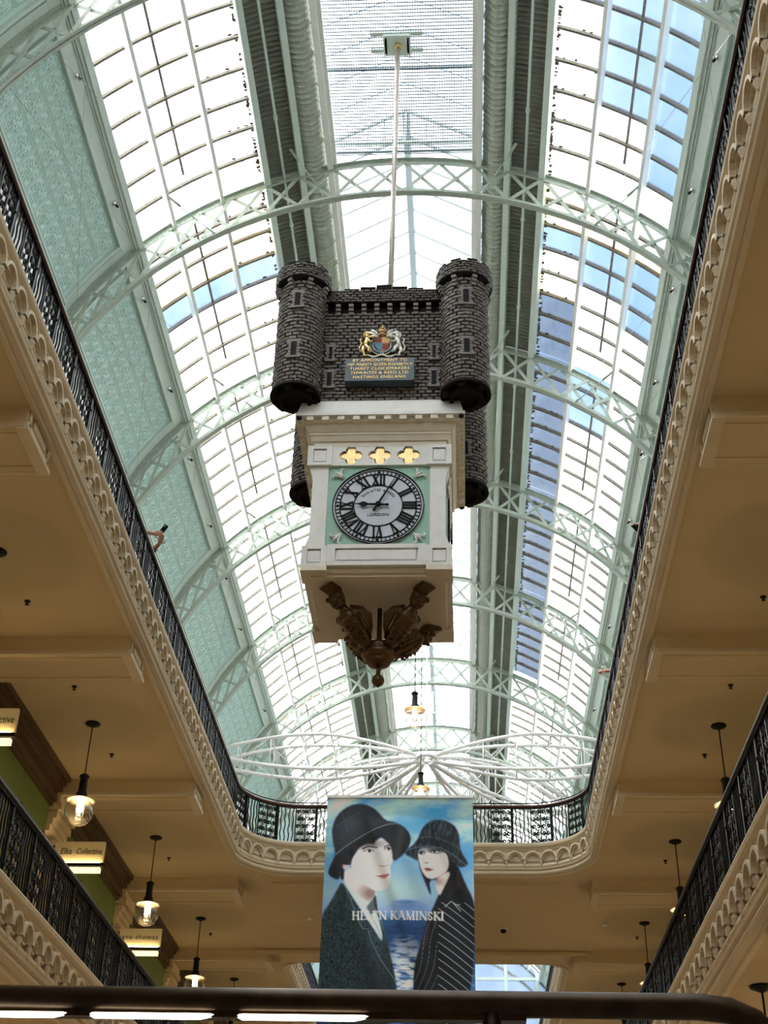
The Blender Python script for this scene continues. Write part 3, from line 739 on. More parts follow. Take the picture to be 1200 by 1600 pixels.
for u in (-.755, .755): loophole(f0, u, 12.60, .05, .24, CORE, True); loophole(f0, u, 12.11, .07, .26, CORE)
# towers
TR = .335
for (sx, sy) in ((-1, -1), (1, -1), (1, 1), (-1, 1)):
    tx, ty = CX+sx*1.205, CY+sy*1.205; zt0, zt1 = 11.70, 13.74
    mb = MB(); mb.lathe([(TR, 0), (TR, zt1-zt0)], (tx, ty, zt0), 28); TW = obj('tower', mb, stone_d, CK)
    fn = lambda u, z, d: (tx+(TR+d)*math.sin(u/TR), ty-(TR+d)*math.cos(u/TR), z)
    mb = MB(); blocks(mb, -pi*TR, pi*TR, zt0, zt1-.1, 0, fn, rh=.066, bl=.118, wrap=True); obj('stone_courses', mb, stone, TW, kind='stuff', fix=False)
    RC = .41; mb = MB(); mb.lathe([(TR, -.06), (RC-.01, .0), (RC, .02), (RC, .25), (RC-.09, .25), (RC-.09, .1), (.0001, .1)], (tx, ty, 13.68), 28, smooth=False)
    for i in range(10):
        a = 2*pi*i/10; mb.cbox((tx+(RC-.045)*math.cos(a), ty+(RC-.045)*math.sin(a), 13.945), Vector((math.cos(a), math.sin(a), 0))*.045, Vector((-math.sin(a), math.cos(a), 0))*.075, (0, 0, .022))
    obj('battlement', mb, stone_d, TW)
    mb = MB(); blocks(mb, -pi*RC, pi*RC, 13.69, 13.93, 0, lambda u, z, d: (tx+(RC+d)*math.sin(u/RC), ty-(RC+d)*math.cos(u/RC), z), rh=.05, bl=.10, wrap=True); obj('battlement_stones', mb, stone, TW, kind='stuff', fix=False)
    mb = MB()
    for i in range(8):
        a = 2*pi*(i+.5)/8
        for j, (d, za) in enumerate(((.07, 13.60), (.05, 13.54), (.03, 13.48))): mb.cbox((tx+(TR+d/2)*math.cos(a), ty+(TR+d/2)*math.sin(a), za+.025), Vector((math.cos(a), math.sin(a), 0))*(d/2+.01), Vector((-math.sin(a), math.cos(a), 0))*.035, (0, 0, .025))
    obj('tower_corbels', mb, stone_l, TW)
    # hollow dark foot with stepped rings and blocks
    mb = MB(); mb.lathe([(TR+.02, .03), (TR+.025, -.02), (TR-.035, -.02), (TR-.035, .0), (.24, .0), (.235, -.10), (.19, -.10), (.185, -.04), (.0001, -.04)], (tx, ty, zt0), 28, smooth=False)
    for i in range(6):
        a = 2*pi*i/6+.3; mb.cbox((tx+.27*math.cos(a), ty+.27*math.sin(a), zt0-.03), Vector((math.cos(a), math.sin(a), 0))*.05, Vector((-math.sin(a), math.cos(a), 0))*.05, (0, 0, .04))
    obj('tower_foot', mb, stone_d, TW)
    for zz in (13.25, 12.30): loophole(fn, .02*sx if sy < 0 else 0, zz, .075, .26, TW)
# royal arms on the front wall
AX, AY, AZ = -1.075, CY-WY-.03, 12.72
ARM = lambda a, b, d: (AX+a, AY-d, AZ+b)
mb = MB(); mb.prism([(-.27, -.30), (.27, -.30), (.29, -.25), (.22, -.22), (-.22, -.22), (-.29, -.25)], ARM, 0, .07); COA = obj('coat_of_arms', mb, bronze_d, CK)
sh = [(-.115, .115), (.115, .115), (.12, .02), (.095, -.08), (.05, -.14), (0, -.17), (-.05, -.14), (-.095, -.08), (-.12, .02)]
for nm, m_, clip in (('shield_quarter', red_p, (-1, 0, 0, 1)), ('shield_quarter', gold_d, (0, 1, 0, 1)), ('shield_quarter', blue_p, (-1, 0, -1, 0)), ('shield_quarter', red_p, (0, 1, -1, 0))):
    x0, x1, z0_, z1_ = clip
    poly = [p for p in ([(x0*.115, 0), (0, 0), (0, .115), (x0*.115, .115)] if z1_ > 0 and x0 < 0 else [(0, 0), (.115, 0), (.115, .115), (0, .115)] if z1_ > 0 else [(0, 0), (0, -.17), (-.05, -.14), (-.095, -.08), (-.118, 0)] if x0 < 0 else [(0, 0), (.118, 0), (.095, -.08), (.05, -.14), (0, -.17)])]
    mb = MB(); mb.prism(poly, ARM, .03, .085)
    if m_ is red_p:
        for i in range(3): mb.cbox(ARM((x0*.06 if x0 < 0 else .055), .03+i*.028 if z1_ > 0 else -.03-i*.035, .088), (.045, 0, 0), (0, .005, 0), (0, 0, .006))
    obj(nm, mb, m_, COA)
mb = MB(); mb.tube([ARM(.15*math.cos(a), -.03+.16*math.sin(a), .075) for a in [R(165+210*i/18) for i in range(19)]], .016, 6); obj('garter', mb, blue_p, COA)
mb = MB(); mb.tube([ARM(.178*math.cos(a), -.03+.188*math.sin(a), .07) for a in [R(165+210*i/18) for i in range(19)]], .009, 5); mb.tube([ARM(.128*math.cos(a), -.03+.138*math.sin(a), .08) for a in [R(165+210*i/18) for i in range(19)]], .006, 5); obj('garter_edge', mb, gold, COA)
def beast(s, horn, m_, nm):
    mb = MB(); P_ = lambda a, b, d=.09: ARM(s*a, b, d)
    mb.tube([P_(.255, -.10), P_(.24, -.02), P_(.215, .05), P_(.205, .10)], [.04, .036, .045, .04], 8)
    mb.tube([P_(.21, .08), P_(.225, .13), P_(.23, .165)], [.045, .04, .03], 8); mb.ball(P_(.215, .165, .10), .042, 10, 7, (1.1, .8, .9)); mb.ball(P_(.185, .15, .115), .024, 8, 6, (1.3, .8, .8))
    mb.tube([P_(.21, .07, .11), P_(.16, .085, .12), P_(.115, .07, .12)], [.022, .018, .02], 6); mb.tube([P_(.205, .03, .11), P_(.165, -.01, .12), P_(.13, .0, .12)], [.02, .016, .016], 6)
    mb.tube([P_(.255, -.1), P_(.285, -.17), P_(.25, -.21), P_(.265, -.245), P_(.22, -.25)], [.042, .034, .022, .02, .022], 7)
    mb.tube([P_(.235, -.09, .11), P_(.19, -.13, .12), P_(.195, -.18, .12), P_(.15, -.20, .12)], [.04, .028, .02, .02], 7)
    mb.tube([P_(.27, -.12, .07), P_(.32, -.15, .07), P_(.335, -.08, .07), P_(.30, .0, .07), P_(.325, .06, .07), P_(.295, .09, .07)], [.012, .012, .012, .012, .014, .02], 6)
    if horn: mb.tube([P_(.205, .195), P_(.18, .27)], [.009, .003], 5); mb.tube([P_(.25, .18), P_(.265, .12), P_(.25, .06)], [.02, .024, .015], 6)
    else:
        for i in range(9): a = R(20+i*40); mb.ball(P_(.225+.045*math.cos(a), .155+.045*math.sin(a), .085), .02, 6, 5)
    obj(nm, mb, m_, COA)
beast(-1, False, gold, 'lion'); beast(1, True, silver, 'unicorn')
mb = MB(); mb.lathe([(.055, 0), (.06, .012), (.055, .03), (.05, .035)], ARM(0, .195, .07), 14)
for i in range(8): a = 2*pi*i/8; mb.ball(ARM(.052*math.cos(a), .24, .07+.052*math.sin(a)), .014, 6, 5)
for i in range(4): a = pi*i/4; mb.tube([ARM(.052*math.cos(a)*math.cos(t), .235+.06*math.sin(t), .07+.052*math.sin(a)*math.cos(t)) for t in [pi*j/8 for j in range(9)]], .007, 5)
mb.ball(ARM(0, .31, .07), .014, 7, 5); mb.cbox(ARM(0, .335, .07), (.005, 0, 0), (0, .005, 0), (0, 0, .02)); mb.cbox(ARM(0, .337, .07), (.014, 0, 0), (0, .005, 0), (0, 0, .005)); obj('crown', mb, gold, COA)
mb = MB(); mb.lathe([(.02, 0), (.055, .02), (.05, .06), (.03, .075)], ARM(0, .12, .07), 12); mb.tube([ARM(-.09, .135, .08), ARM(0, .15, .10), ARM(.09, .135, .08)], [.012, .02, .012], 6); obj('helm', mb, gold_d, COA)
for s in (-1, 1):
    mb = MB()
    for (a, b, c, d, e, g) in ((.05, .13, .10, .19, .15, .24), (.06, .12, .13, .15, .18, .20), (.06, .11, .13, .115, .17, .13)):
        mb.tube([ARM(s*a, b, .08), ARM(s*c, d, .10), ARM(s*e, g, .08), ARM(s*(e+.025), g-.035, .09)], [.02, .024, .02, .006], 6)
    obj('mantling', mb, silver, COA)
mb = MB(); mb.tube([ARM(-.22+.44*i/12, -.255+.022*math.cos(i*1.05), .085) for i in range(13)], .016, 6); mb.tube([ARM(-.02, -.2, .085), ARM(0, -.25, .1), ARM(.02, -.2, .085)], .008, 5); obj('motto_ribbon', mb, silver, COA)
# plaque
mb = MB(); mb.box(-1.59, -.60, CY-WY-.17, CY-WY-.02, 11.965, 12.385); PQ = obj('plaque', mb, plaque_m, CK)
for i, tx_ in enumerate(('BY APPOINTMENT TO', 'HER MAJESTY QUEEN ELIZABETH II', 'TURRET CLOCKMAKERS', 'THWAITES & REED LTD', 'HASTINGS ENGLAND')):
    t = text_mb(tx_, .072, .006, spacing=1.12); wd = max(v[0] for v in t.v)-min(v[0] for v in t.v); k_ = min(1., .92/wd); t.v = [(x*k_, y, z) for x, y, z in t.v]
    face_south(t, (-1.095, CY-WY-.172, 12.335-i*.078)); obj('lettering', t, gold, PQ)

# cornice under the castle: square stack of mouldings
def ring(z0, z1, h0, h1=None, m_=clockw, nm='cornice_moulding', hy=None):
    h1 = h0 if h1 is None else h1; k = hy or 0
    v = [(CX-h0, CY-h0-k, z0), (CX+h0, CY-h0-k, z0), (CX+h0, CY+h0+k, z0), (CX-h0, CY+h0+k, z0), (CX-h1, CY-h1-k, z1), (CX+h1, CY-h1-k, z1), (CX+h1, CY+h1+k, z1), (CX-h1, CY+h1+k, z1)]
    return v
SQ = [(0, 3, 2, 1), (4, 5, 6, 7), (0, 1, 5, 4), (1, 2, 6, 5), (2, 3, 7, 6), (3, 0, 4, 7)]
mb = MB(); mb.add(ring(11.43, 11.66, 1.17, 1.12), SQ); mb.add(ring(11.66, 11.72, 1.08), SQ); mb.add(ring(11.385, 11.43, 1.19), SQ); obj('cornice_slab', mb, clocks, CK)
mb = MB()
for z0, z1, h0, h1 in ((11.33, 11.385, 1.10, 1.12), (11.30, 11.33, 1.06, 1.07), (11.22, 11.30, 1.01, 1.06), (11.18, 11.22, 1.0, 1.0), (11.10, 11.18, .955, .99), (10.98, 11.10, .93, .93)): mb.add(ring(z0, z1, h0, h1), SQ)
obj('cornice', mb, clockw, CK)
mb = MB()
for sd in range(4):
    for i in range(10):
        u = -.98+i*1.96/9
        x, y = ((u, -1.125), (1.125, u), (u, 1.125), (-1.125, u))[sd]
        mb.box(CX+x-.05, CX+x+.05, CY+y-.05, CY+y+.05, 11.315, 11.39)
obj('dentils', mb, clockw, CK)
for sx in (-1, 1):
    for sy in (-1, 1):
        mb = MB(); mb.lathe([(.001, -.03), (.035, -.03), (.04, 0)], (CX+sx*1.14, CY+sy*1.14, 11.385), 8); obj('hanging_bolt', mb, black_s, CK)
# dial case
H = 1.0
mb = MB(); mb.box(CX-.92, CX+.92, CY-.92, CY+.92, 9.02, 10.99); obj('dial_case', mb, mint, CK)
mb = MB()
for sd in range(4):
    M = Matrix.Rotation(sd*pi/2, 4, 'Z')
    T_ = lambda x0, x1, d0, d1, z0, z1: (lambda a: mb.add([(CX+(M @ Vector(v))[0], CY+(M @ Vector(v))[1], v[2]) for v in a.v], a.f))(MB().box(x0, x1, -d1, -d0, z0, z1))
    T_(-.66, .66, .9, .945, 10.985-.0, 11.0)
    T_(-.66, .66, .9, .955, 9.03, 9.36)           # lower rail
    T_(-.52, .52, .94, .985, 9.12, 9.27)
    for x0, x1 in ((-.66, -.55), (.55, .66)): T_(x0, x1, .94, .995, 9.08, 9.31)
    T_(-.655, .655, .94, .994, 9.295, 9.358); T_(-.655, .655, .94, .994, 9.032, 9.095)
obj('lower_rail', mb, clocks, CK)
# upper frieze with three quatrefoil openings, front and sides
def quatre(r=.075, n=8):
    P_ = []
    for q in range(4):
        a0 = q*pi/2; cx, cy = .085*math.cos(a0), .085*math.sin(a0)
        for i in range(n+1): a = a0-R(112)+R(224)*i/n; P_.append((cx+r*math.cos(a), cy+r*math.sin(a)))
    return P_
def frieze(sd):
    M = Matrix.Rotation(sd*pi/2, 4, 'Z'); bm = bmesh.new(); es = []; holes = []
    loops = [[(-.66, 10.67), (.66, 10.67), (.66, 10.99), (-.66, 10.99)]]+[[(c+a, 10.845+b) for a, b in quatre()] for c in (-.40, 0, .40)]
    for lp in loops:
        vs = [bm.verts.new((x, -.965, z)) for x, z in lp]; es += [bm.edges.new((vs[i], vs[(i+1) % len(vs)])) for i in range(len(vs))]
    bmesh.ops.triangle_fill(bm, edges=es, use_beauty=True)
    e = bmesh.ops.extrude_face_region(bm, geom=bm.faces[:]); bmesh.ops.translate(bm, verts=[v for v in e['geom'] if isinstance(v, bmesh.types.BMVert)], vec=(0, .045, 0))
    bmesh.ops.transform(bm, matrix=Matrix.Translation((CX, CY, 0)) @ M, verts=bm.verts); bmesh.ops.recalc_face_normals(bm, faces=bm.faces)
    mb = MB(); bm.verts.index_update(); mb.add([v.co[:] for v in bm.verts], [tuple(v.index for v in f.verts) for f in bm.faces]); bm.free()
    FZ = obj('frieze', mb, clocks, CK)
    for c in (-.40, 0, .40):
        q = MB(); q.prism(quatre(), lambda a, b, d: tuple(Matrix.Translation((CX, CY, 0)) @ M @ Vector((c+a, -.925-d, 10.845+b))), 0, .012); obj('quatrefoil', q, gold, FZ)
for sd in range(4): frieze(sd)
# corner piers: square blocks with sunk panels, shaped shafts between
def framed_block(mb, T_, cx, z0, z1, hw, d):
    T_(cx-hw, cx+hw, d-.1, d-.02, z0, z1); b = .055
    T_(cx-hw, cx-hw+b, d-.03, d, z0, z1); T_(cx+hw-b, cx+hw, d-.03, d, z0, z1); T_(cx-hw+b, cx+hw-b, d-.03, d, z0, z0+b); T_(cx-hw+b, cx+hw-b, d-.03, d, z1-b, z1)
for (sx, sy) in ((-1, -1), (1, -1), (1, 1), (-1, 1)):
    px, py = CX+sx*.83, CY+sy*.83
    mb = MB(); pr = []
    for z, h in ((9.335, .135), (9.40, .125), (9.47, .10), (9.54, .085), (10.45, .085), (10.53, .10), (10.60, .125), (10.66, .14)): pr.append([(px-h if sx < 0 else px-.13, py-.12, z), (px+.13 if sx < 0 else px+h, py-.12, z), (px+.13 if sx < 0 else px+h, py+.12, z), (px-h if sx < 0 else px-.13, py+.12, z)])
    mb.loft(pr, smooth=False); PR = obj('corner_pier', mb, clocks, CK)
    for z0, z1 in ((9.02, 9.335), (10.66, 10.99)):
        mb = MB(); mb.box(px-.10, px+.10, py-.10, py+.10, z0, z1); b = .05
        for sd in range(4):
            M = Matrix.Rotation(sd*pi/2, 4, 'Z'); e = .002*(sd % 2); hw = .17-e
            def T_(x0, x1, d0, d1, za, zb):
                a = MB().box(x0, x1, -d1, -d0, za, zb); mb.add([(px+(M @ Vector(v))[0], py+(M @ Vector(v))[1], v[2]) for v in a.v], a.f)
            T_(-hw, -hw+b, .09, .17-e, z0-e, z1+e); T_(hw-b, hw, .09, .17-e, z0-e, z1+e); T_(-hw+b, hw-b, .09, .169, z0+e, z0+b); T_(-hw+b, hw-b, .09, .169, z1-b, z1-e)
            T_(-.085, .085, .09, .155, z0+b+.022, z1-b-.022)
        obj('pier_block', mb, clocks, PR)
# dials on the four faces; the front one carries hands and lettering
DZ, DR = 10.005, .625
def on_face(sd):
    M = Matrix.Translation((CX, CY, 0)) @ Matrix.Rotation(sd*pi/2, 4, 'Z')
    return lambda a, b, d: tuple(M @ Vector((a, -.92-d, DZ+b)))
def disc(mb, fn, r0, r1, d0, d1, n=56):
    vs = []
    for i in range(n):
        c, s_ = math.cos(2*pi*i/n), math.sin(2*pi*i/n); vs += [fn(r0*c, r0*s_, d0), fn(r1*c, r1*s_, d0), fn(r1*c, r1*s_, d1), fn(r0*c, r0*s_, d1)]
    mb.add(vs, [(4*i+j, 4*i+(j+1) % 4, 4*((i+1) % n)+(j+1) % 4, 4*((i+1) % n)+j) for i in range(n) for j in range(4)])
def stroke(mb, fn, p, q, w_, d0, d1):
    p = Vector(p); q = Vector(q); t = (q-p).normalized(); nn = Vector((-t.y, t.x))*w_/2
    mb.prism([tuple(p-nn), tuple(q-nn), tuple(q+nn), tuple(p+nn)], fn, d0, d1)
ROM = ['XII', 'I', 'II', 'III', 'IIII', 'V', 'VI', 'VII', 'VIII', 'IX', 'X', 'XI']
def numeral(mb, fn, s_, ang, r0, r1):
    wds = {'I': .045, 'V': .10, 'X': .10}; tot = sum(wds[c] for c in s_); x = -tot/2; rm = (r0+r1)/2; hh = (r1-r0)/2
    def W_(a, b):
        rr_ = rm+b; return (rr_*math.sin(ang)+a*math.cos(ang), rr_*math.cos(ang)-a*math.sin(ang))
    def st(a0, b0, a1, b1, w_): stroke(mb, fn, W_(a0, b0), W_(a1, b1), w_, .028, .036)
    for c in s_:
        wd = wds[c]; m_ = x+wd/2
        if c == 'I': st(m_, -hh, m_, hh, .026); sx = [m_]; 
        elif c == 'V': st(x+.018, hh, m_, -hh, .03); st(x+wd-.018, hh, m_, -hh, .013)
        else: st(x+.015, hh, x+wd-.015, -hh, .03); st(x+wd-.015, hh, x+.015, -hh, .013)
        for b in (-hh, hh):
            if c == 'V' and b < 0: continue
            st(x+.004, b, x+wd-.004, b, .012)
        x += wd
for sd in range(4):
    fn = on_face(sd)
    mb = MB(); disc(mb, fn, .0, DR, 0, .022); DI = obj('dial', mb, dialm, CK)
    mb = MB(); disc(mb, fn, DR-.012, DR, .02, .04); disc(mb, fn, .578, .590, .02, .031); disc(mb, fn, .515, .530, .02, .031); disc(mb, fn, .325, .340, .02, .031)
    for i in range(60):
        a = 2*pi*i/60
        if i % 5: stroke(mb, fn, (.528*math.sin(a), .528*math.cos(a)), (.58*math.sin(a), .58*math.cos(a)), .012, .02, .031)
        else: c = Vector((.554*math.sin(a), .554*math.cos(a))); t = Vector((math.sin(a), math.cos(a))); n_ = Vector((t.y, -t.x)); mb.prism([tuple(c+t*.022), tuple(c+n_*.026), tuple(c-t*.022), tuple(c-n_*.026)], fn, .02, .031)
    obj('minute_ring', mb, blackp, DI)
    mb = MB()
    for i, s_ in enumerate(ROM): numeral(mb, fn, s_, 2*pi*i/12, .345, .508)
    obj('roman_numerals', mb, blackp, DI)
    for tw, rad, up in (('THWAITES & REED', .258, 1), ('LONDON', -.15, 0)):
        if sd not in (0, 3): continue
        mb = MB()
        if up:
            n_ = len(tw); sp = R(112)/n_
            gl = [text_mb(ch, .058, .003) if ch != ' ' else None for ch in tw]; ws = [(max(v[0] for v in g.v)-min(v[0] for v in g.v))*.82+.011 if g else .026 for g in gl]; run = -sum(ws)/2
            for t, wd in zip(gl, ws):
                run += wd
                if t is None: continue
                xc = (max(v[0] for v in t.v)+min(v[0] for v in t.v))/2; t.v = [((x-xc)*.82, y, z) for x, y, z in t.v]; a = (run-wd/2)/rad
                mb.add([fn((rad+y)*math.sin(a)+x*math.cos(a), (rad+y)*math.cos(a)-x*math.sin(a), .024+z) for x, y, z in t.v], t.f)
        else:
            t = text_mb(tw, .062, .003, spacing=1.1); mb.add([fn(x, rad+y, .024+z) for x, y, z in t.v], t.f)
        obj('dial_lettering', mb, blackp, DI)
    for (cx, cy) in ((-1, 1), (1, 1), (-1, -1), (1, -1)):
        mb = MB(); ux = Vector((cx, cy))/math.sqrt(2); vx = Vector((-ux.y, ux.x)); c0 = Vector((cx*.555, cy*.525))
        Q = lambda a, b, d=.03: fn(*(c0+ux*a+vx*b), d)
        mb.tube([Q(-.10, 0), Q(-.04, 0), Q(.02, 0), Q(.06, 0)], [.006, .022, .024, .005], 6)
        for g in (-1, 1): mb.tube([Q(-.08, g*.01), Q(-.01, g*.035), Q(.035, g*.075), Q(.02, g*.10), Q(-.005, g*.095)], [.008, .016, .018, .014, .006], 6)
        mb.tube([Q(-.045, -.035), Q(-.045, .035)], .011, 6); mb.tube([Q(-.10, -.02), Q(-.07, 0), Q(-.10, .02)], .008, 5)
        obj('fleur_de_lis', mb, clocks, DI)
    # hands: five past nine
    mb = MB(); a = R(-90+2.5); t = Vector((math.sin(a), math.cos(a))); n_ = Vector((t.y, -t.x))
    PP = lambda r, w_: tuple(t*r+n_*w_)
    mb.prism([PP(-.13, .022), PP(-.15, 0), PP(-.13, -.022), PP(-.10, -.012), PP(0, -.018), PP(.14, -.012), PP(.165, -.03), PP(.205, -.04), PP(.24, -.022), PP(.27, -.008), PP(.335, 0), PP(.27, .008), PP(.24, .022), PP(.205, .04), PP(.165, .03), PP(.14, .012), PP(0, .018), PP(-.10, .012)], fn, .05, .062)
    obj('hour_hand', mb, blackp, DI)
    mb = MB(); a = R(27.5); t = Vector((math.sin(a), math.cos(a))); n_ = Vector((t.y, -t.x))
    mb.prism([PP(-.12, .018), PP(-.14, 0), PP(-.12, -.018), PP(0, -.016), PP(.30, -.010), PP(.56, 0), PP(.30, .010), PP(0, .016)], fn, .066, .076); disc(mb, fn, 0, .035, .05, .085, 14)
    obj('minute_hand', mb, blackp, DI)
# base of the case and the bronze pendant under it
mb = MB()
for z0, z1, h0, h1 in ((8.97, 9.02, .90, .93), (8.93, 8.97, .86, .86)): mb.add(ring(z0, z1, h0, h1), SQ)
for sx in (-1, 1):
    for sy in (-1, 1): mb.box(CX+sx*.83-.175, CX+sx*.83+.175, CY+sy*.83-.175, CY+sy*.83+.175, 8.95, 9.02)
obj('case_base', mb, clockw, CK)
mb = MB(); mb.tube([(CX, CY, 8.94), (CX, CY, 8.3)], .035, 10); obj('pendant_stem', mb, bronze_d, CK)
mb = MB(); mb.lathe([(.0001, 0), (.08, -.0), (.15, .02), (.175, .055), (.16, .075), (.19, .09), (.225, .12), (.235, .17), (.215, .20), (.20, .215), (.215, .235), (.20, .30), (.12, .34), (.0001, .34)], (CX, CY, 8.06), 12); obj('pendant_bowl', mb, bronze, CK)
mb = MB(); mb.tube([(CX, CY, 8.08), (CX, CY, 7.92)], .03, 8); mb.ball((CX, CY, 7.845), .085, 20, 14); mb.lathe([(.001, -.02), (.018, 0)], (CX, CY, 7.755), 8); obj('pendant_ball', mb, bronze, CK)
def figure(ang):
    """leaning winged herm from the bowl up to the case corner"""
    mb = MB(); d = Vector((math.cos(ang), math.sin(ang), 0)); B = Vector((CX, CY, 8.27))+d*.17; E_ = Vector((CX, CY, 8.97))+d*.92
    ax = (E_-B); L = ax.length; ax.normalize(); sd = Vector((-d.y, d.x, 0)); fr = ax.cross(sd)*-1   # fr looks outward/down
    if fr.dot(d) < 0: fr = -fr
    P_ = lambda t, a=0, b=0: B+ax*(t*L)+sd*a+fr*b
    def el(t, ra, rb, oa=0, ob=0, n=14): return [tuple(P_(t, oa+ra*math.cos(2*pi*i/n), ob+rb*math.sin(2*pi*i/n))) for i in range(n)]
    mb.loft([el(0, .06, .05), el(.08, .10, .08, 0, .01), el(.20, .135, .10, 0, .03), el(.34, .15, .11, 0, .04), el(.46, .165, .12, 0, .05), el(.53, .155, .11, 0, .04), el(.575, .09, .075, 0, .02), el(.61, .06, .06, 0, .02), el(.65, .062, .062, 0, .025)])
    mb.loft([el(.635, .05, .05, 0, .04), el(.665, .085, .09, 0, .05), el(.71, .10, .115, 0, .045), el(.76, .108, .12, 0, .03), el(.81, .095, .105, 0, .01), el(.845, .05, .06, 0, 0)])   # head
    mb.ball(tuple(P_(.72, 0, .165)), .024, 8, 6, (1, 1, 1.2)); mb.tube([P_(.755, 0, .145), P_(.715, 0, .178)], [.012, .02], 6)                                  # nose
    for g in (-1, 1):
        mb.ball(tuple(P_(.748, g*.042, .135)), .018, 7, 5); mb.tube([P_(.768, g*.02, .15), P_(.772, g*.07, .125)], [.012, .010], 5); mb.ball(tuple(P_(.72, g*.105, .04)), .026, 7, 5)
    mb.tube([P_(.690, -.035, .138), P_(.686, 0, .155), P_(.690, .035, .138)], [.008, .013, .008], 6); mb.ball(tuple(P_(.665, 0, .125)), .028, 8, 6)
    for i in range(11):                                                                                                                                       # hair
        a = pi*i/10; mb.ball(tuple(P_(.80+.012*math.sin(i*2.1), .10*math.cos(a), .03-.06*math.sin(a)*.3+.06)), .036, 7, 5)
    for g in (-1, 1):                                                                                                                                         # shoulders, folded wings and scrolls
        mb.ball(tuple(P_(.50, g*.145, .04)), .065, 9, 7)
        for j in range(5):
            o = .02*j; mb.tube([P_(.60-o, g*(.10+.018*j), -.02-.02*j), P_(.46-o, g*(.20+.012*j), .0-.02*j), P_(.28-o*.6, g*(.185-.006*j), -.01-.015*j), P_(.10, g*(.10-.006*j), -.02)], [.02, .034, .03, .012], 6)
        for j in range(3): c = P_(.14+.11*j, g*.10, .10); mb.tube([tuple(c+sd*g*.055*(1-.7*t)*math.cos(7*t)+ax*.055*(1-.7*t)*math.sin(7*t)) for t in [q/12 for q in range(13)]], .014, 5)
    for j in range(4): mb.ball(tuple(P_(.18+.08*j, 0, .125+.01*j)), .028, 8, 6, (1, 1, 1.3))
    for j in range(5): mb.tube([P_(.50-.07*j, -.10+.01*j, .125), P_(.47-.07*j, 0, .165), P_(.50-.07*j, .10-.01*j, .125)], .012, 5)                              # drapery folds
    mb.loft([[tuple(P_(t, a, b)) for a, b in ((-h, -.07), (h, -.07), (h, .05+e), (-h, .05+e))] for t, h, e in ((.82, .075, .0), (.90, .085, .02), (1.0, .11, .06))], smooth=False)                # console block above the head
    obj('bronze_figure', mb, bronze, CK)
for q in (225, 315, 38, 118): figure(R(q))
# suspension rod with its roof bracket
RD = CK
mb = MB(); mb.tube([(CX+.02, CY, 13.5), (CX+.03, 15.72, 21.45)], .045, 10); obj('suspension_rod', mb, steel, RD)
mb = MB(); mb.box(CX-.25, CX+.27, 15.5, 15.95, 21.30, 21.36); mb.box(CX-.22, CX-.18, 15.55, 15.9, 21.3, 21.60); mb.box(CX+.20, CX+.24, 15.55, 15.9, 21.3, 21.60); mb.box(CX-.5, CX+.5, 15.5, 15.58, 21.40, 21.47); mb.box(CX-.5, CX+.5, 15.87, 15.95, 21.40, 21.47); obj('bracket_plate', mb, sage_l, RD)
mb = MB(); mb.lathe([(.05, 0), (.075, .02), (.075, .1), (.05, .12)], (CX+.03, 15.72, 21.20), 10); obj('rod_collar', mb, gold, RD)
# ------------------------------------------------------------------ hanging banner with its printed picture
BY, BX0, BX1, BZ1, BZ0 = 22.0, -2.345, .215, 8.745, 3.9
NU, NV = 300, 480
uu_ = np.linspace(0, 1, NU); zz_ = np.linspace(BZ1, BZ0, NV); U_, Z_ = np.meshgrid(uu_, zz_)
# print sheet units: 1000 wide at the top, y down the sheet
V_ = (2050*np.tan(R(33.94)-np.arctan(Z_/(BY*1.0035)))+800-1230)/.225
Xs = 106-.0531*(V_-72)+U_*(999+.0726*(V_-72))
img = np.zeros((NV, NU, 3))
def s2l(c): c = np.array(c)/255.; return np.where(c <= .04045, c/12.92, ((c+.055)/1.055)**2.4)
def blur(m, k):
    for _ in range(2):
        for ax in (0, 1):
            a = np.pad(m, [(k, k) if i == ax else (0, 0) for i in range(2)], mode='edge'); c = np.cumsum(a, axis=ax); c = np.insert(c, 0, 0, axis=ax)
            n = 2*k+1; m = (np.take(c, range(n, c.shape[ax]), axis=ax)-np.take(c, range(0, c.shape[ax]-n), axis=ax))/n
    return m
def poly_mask(P, k=0):
    m = np.zeros(Xs.shape, bool); n = len(P)
    for i in range(n):
        x0, y0 = P[i]; x1, y1 = P[(i+1) % n]
        if y0 == y1: continue
        m ^= ((V_ < y0) != (V_ < y1)) & (Xs < (x1-x0)*(V_-y0)/(y1-y0)+x0)
    m = m.astype(float); return blur(m, k) if k else m
def smooth_poly(P, n=3):
    for _ in range(n):
        P = [q for i in range(len(P)) for q in ((P[i][0]*.75+P[(i+1) % len(P)][0]*.25, P[i][1]*.75+P[(i+1) % len(P)][1]*.25), (P[i][0]*.25+P[(i+1) % len(P)][0]*.75, P[i][1]*.25+P[(i+1) % len(P)][1]*.75))]
    return P
def paint(m, c, a=1.):
    global img
    c = s2l(c) if not isinstance(c, np.ndarray) else c
    img = img*(1-a*m[..., None])+c*(a*m[..., None])
def ell(cx, cy, rx, ry, rot=0., soft=.25):
    dx, dy = Xs-cx, V_-cy; c, s_ = math.cos(R(rot)), math.sin(R(rot)); d = np.sqrt(((dx*c+dy*s_)/rx)**2+((dy*c-dx*s_)/ry)**2)
    return np.clip((1+soft-d)/(2*soft), 0, 1)
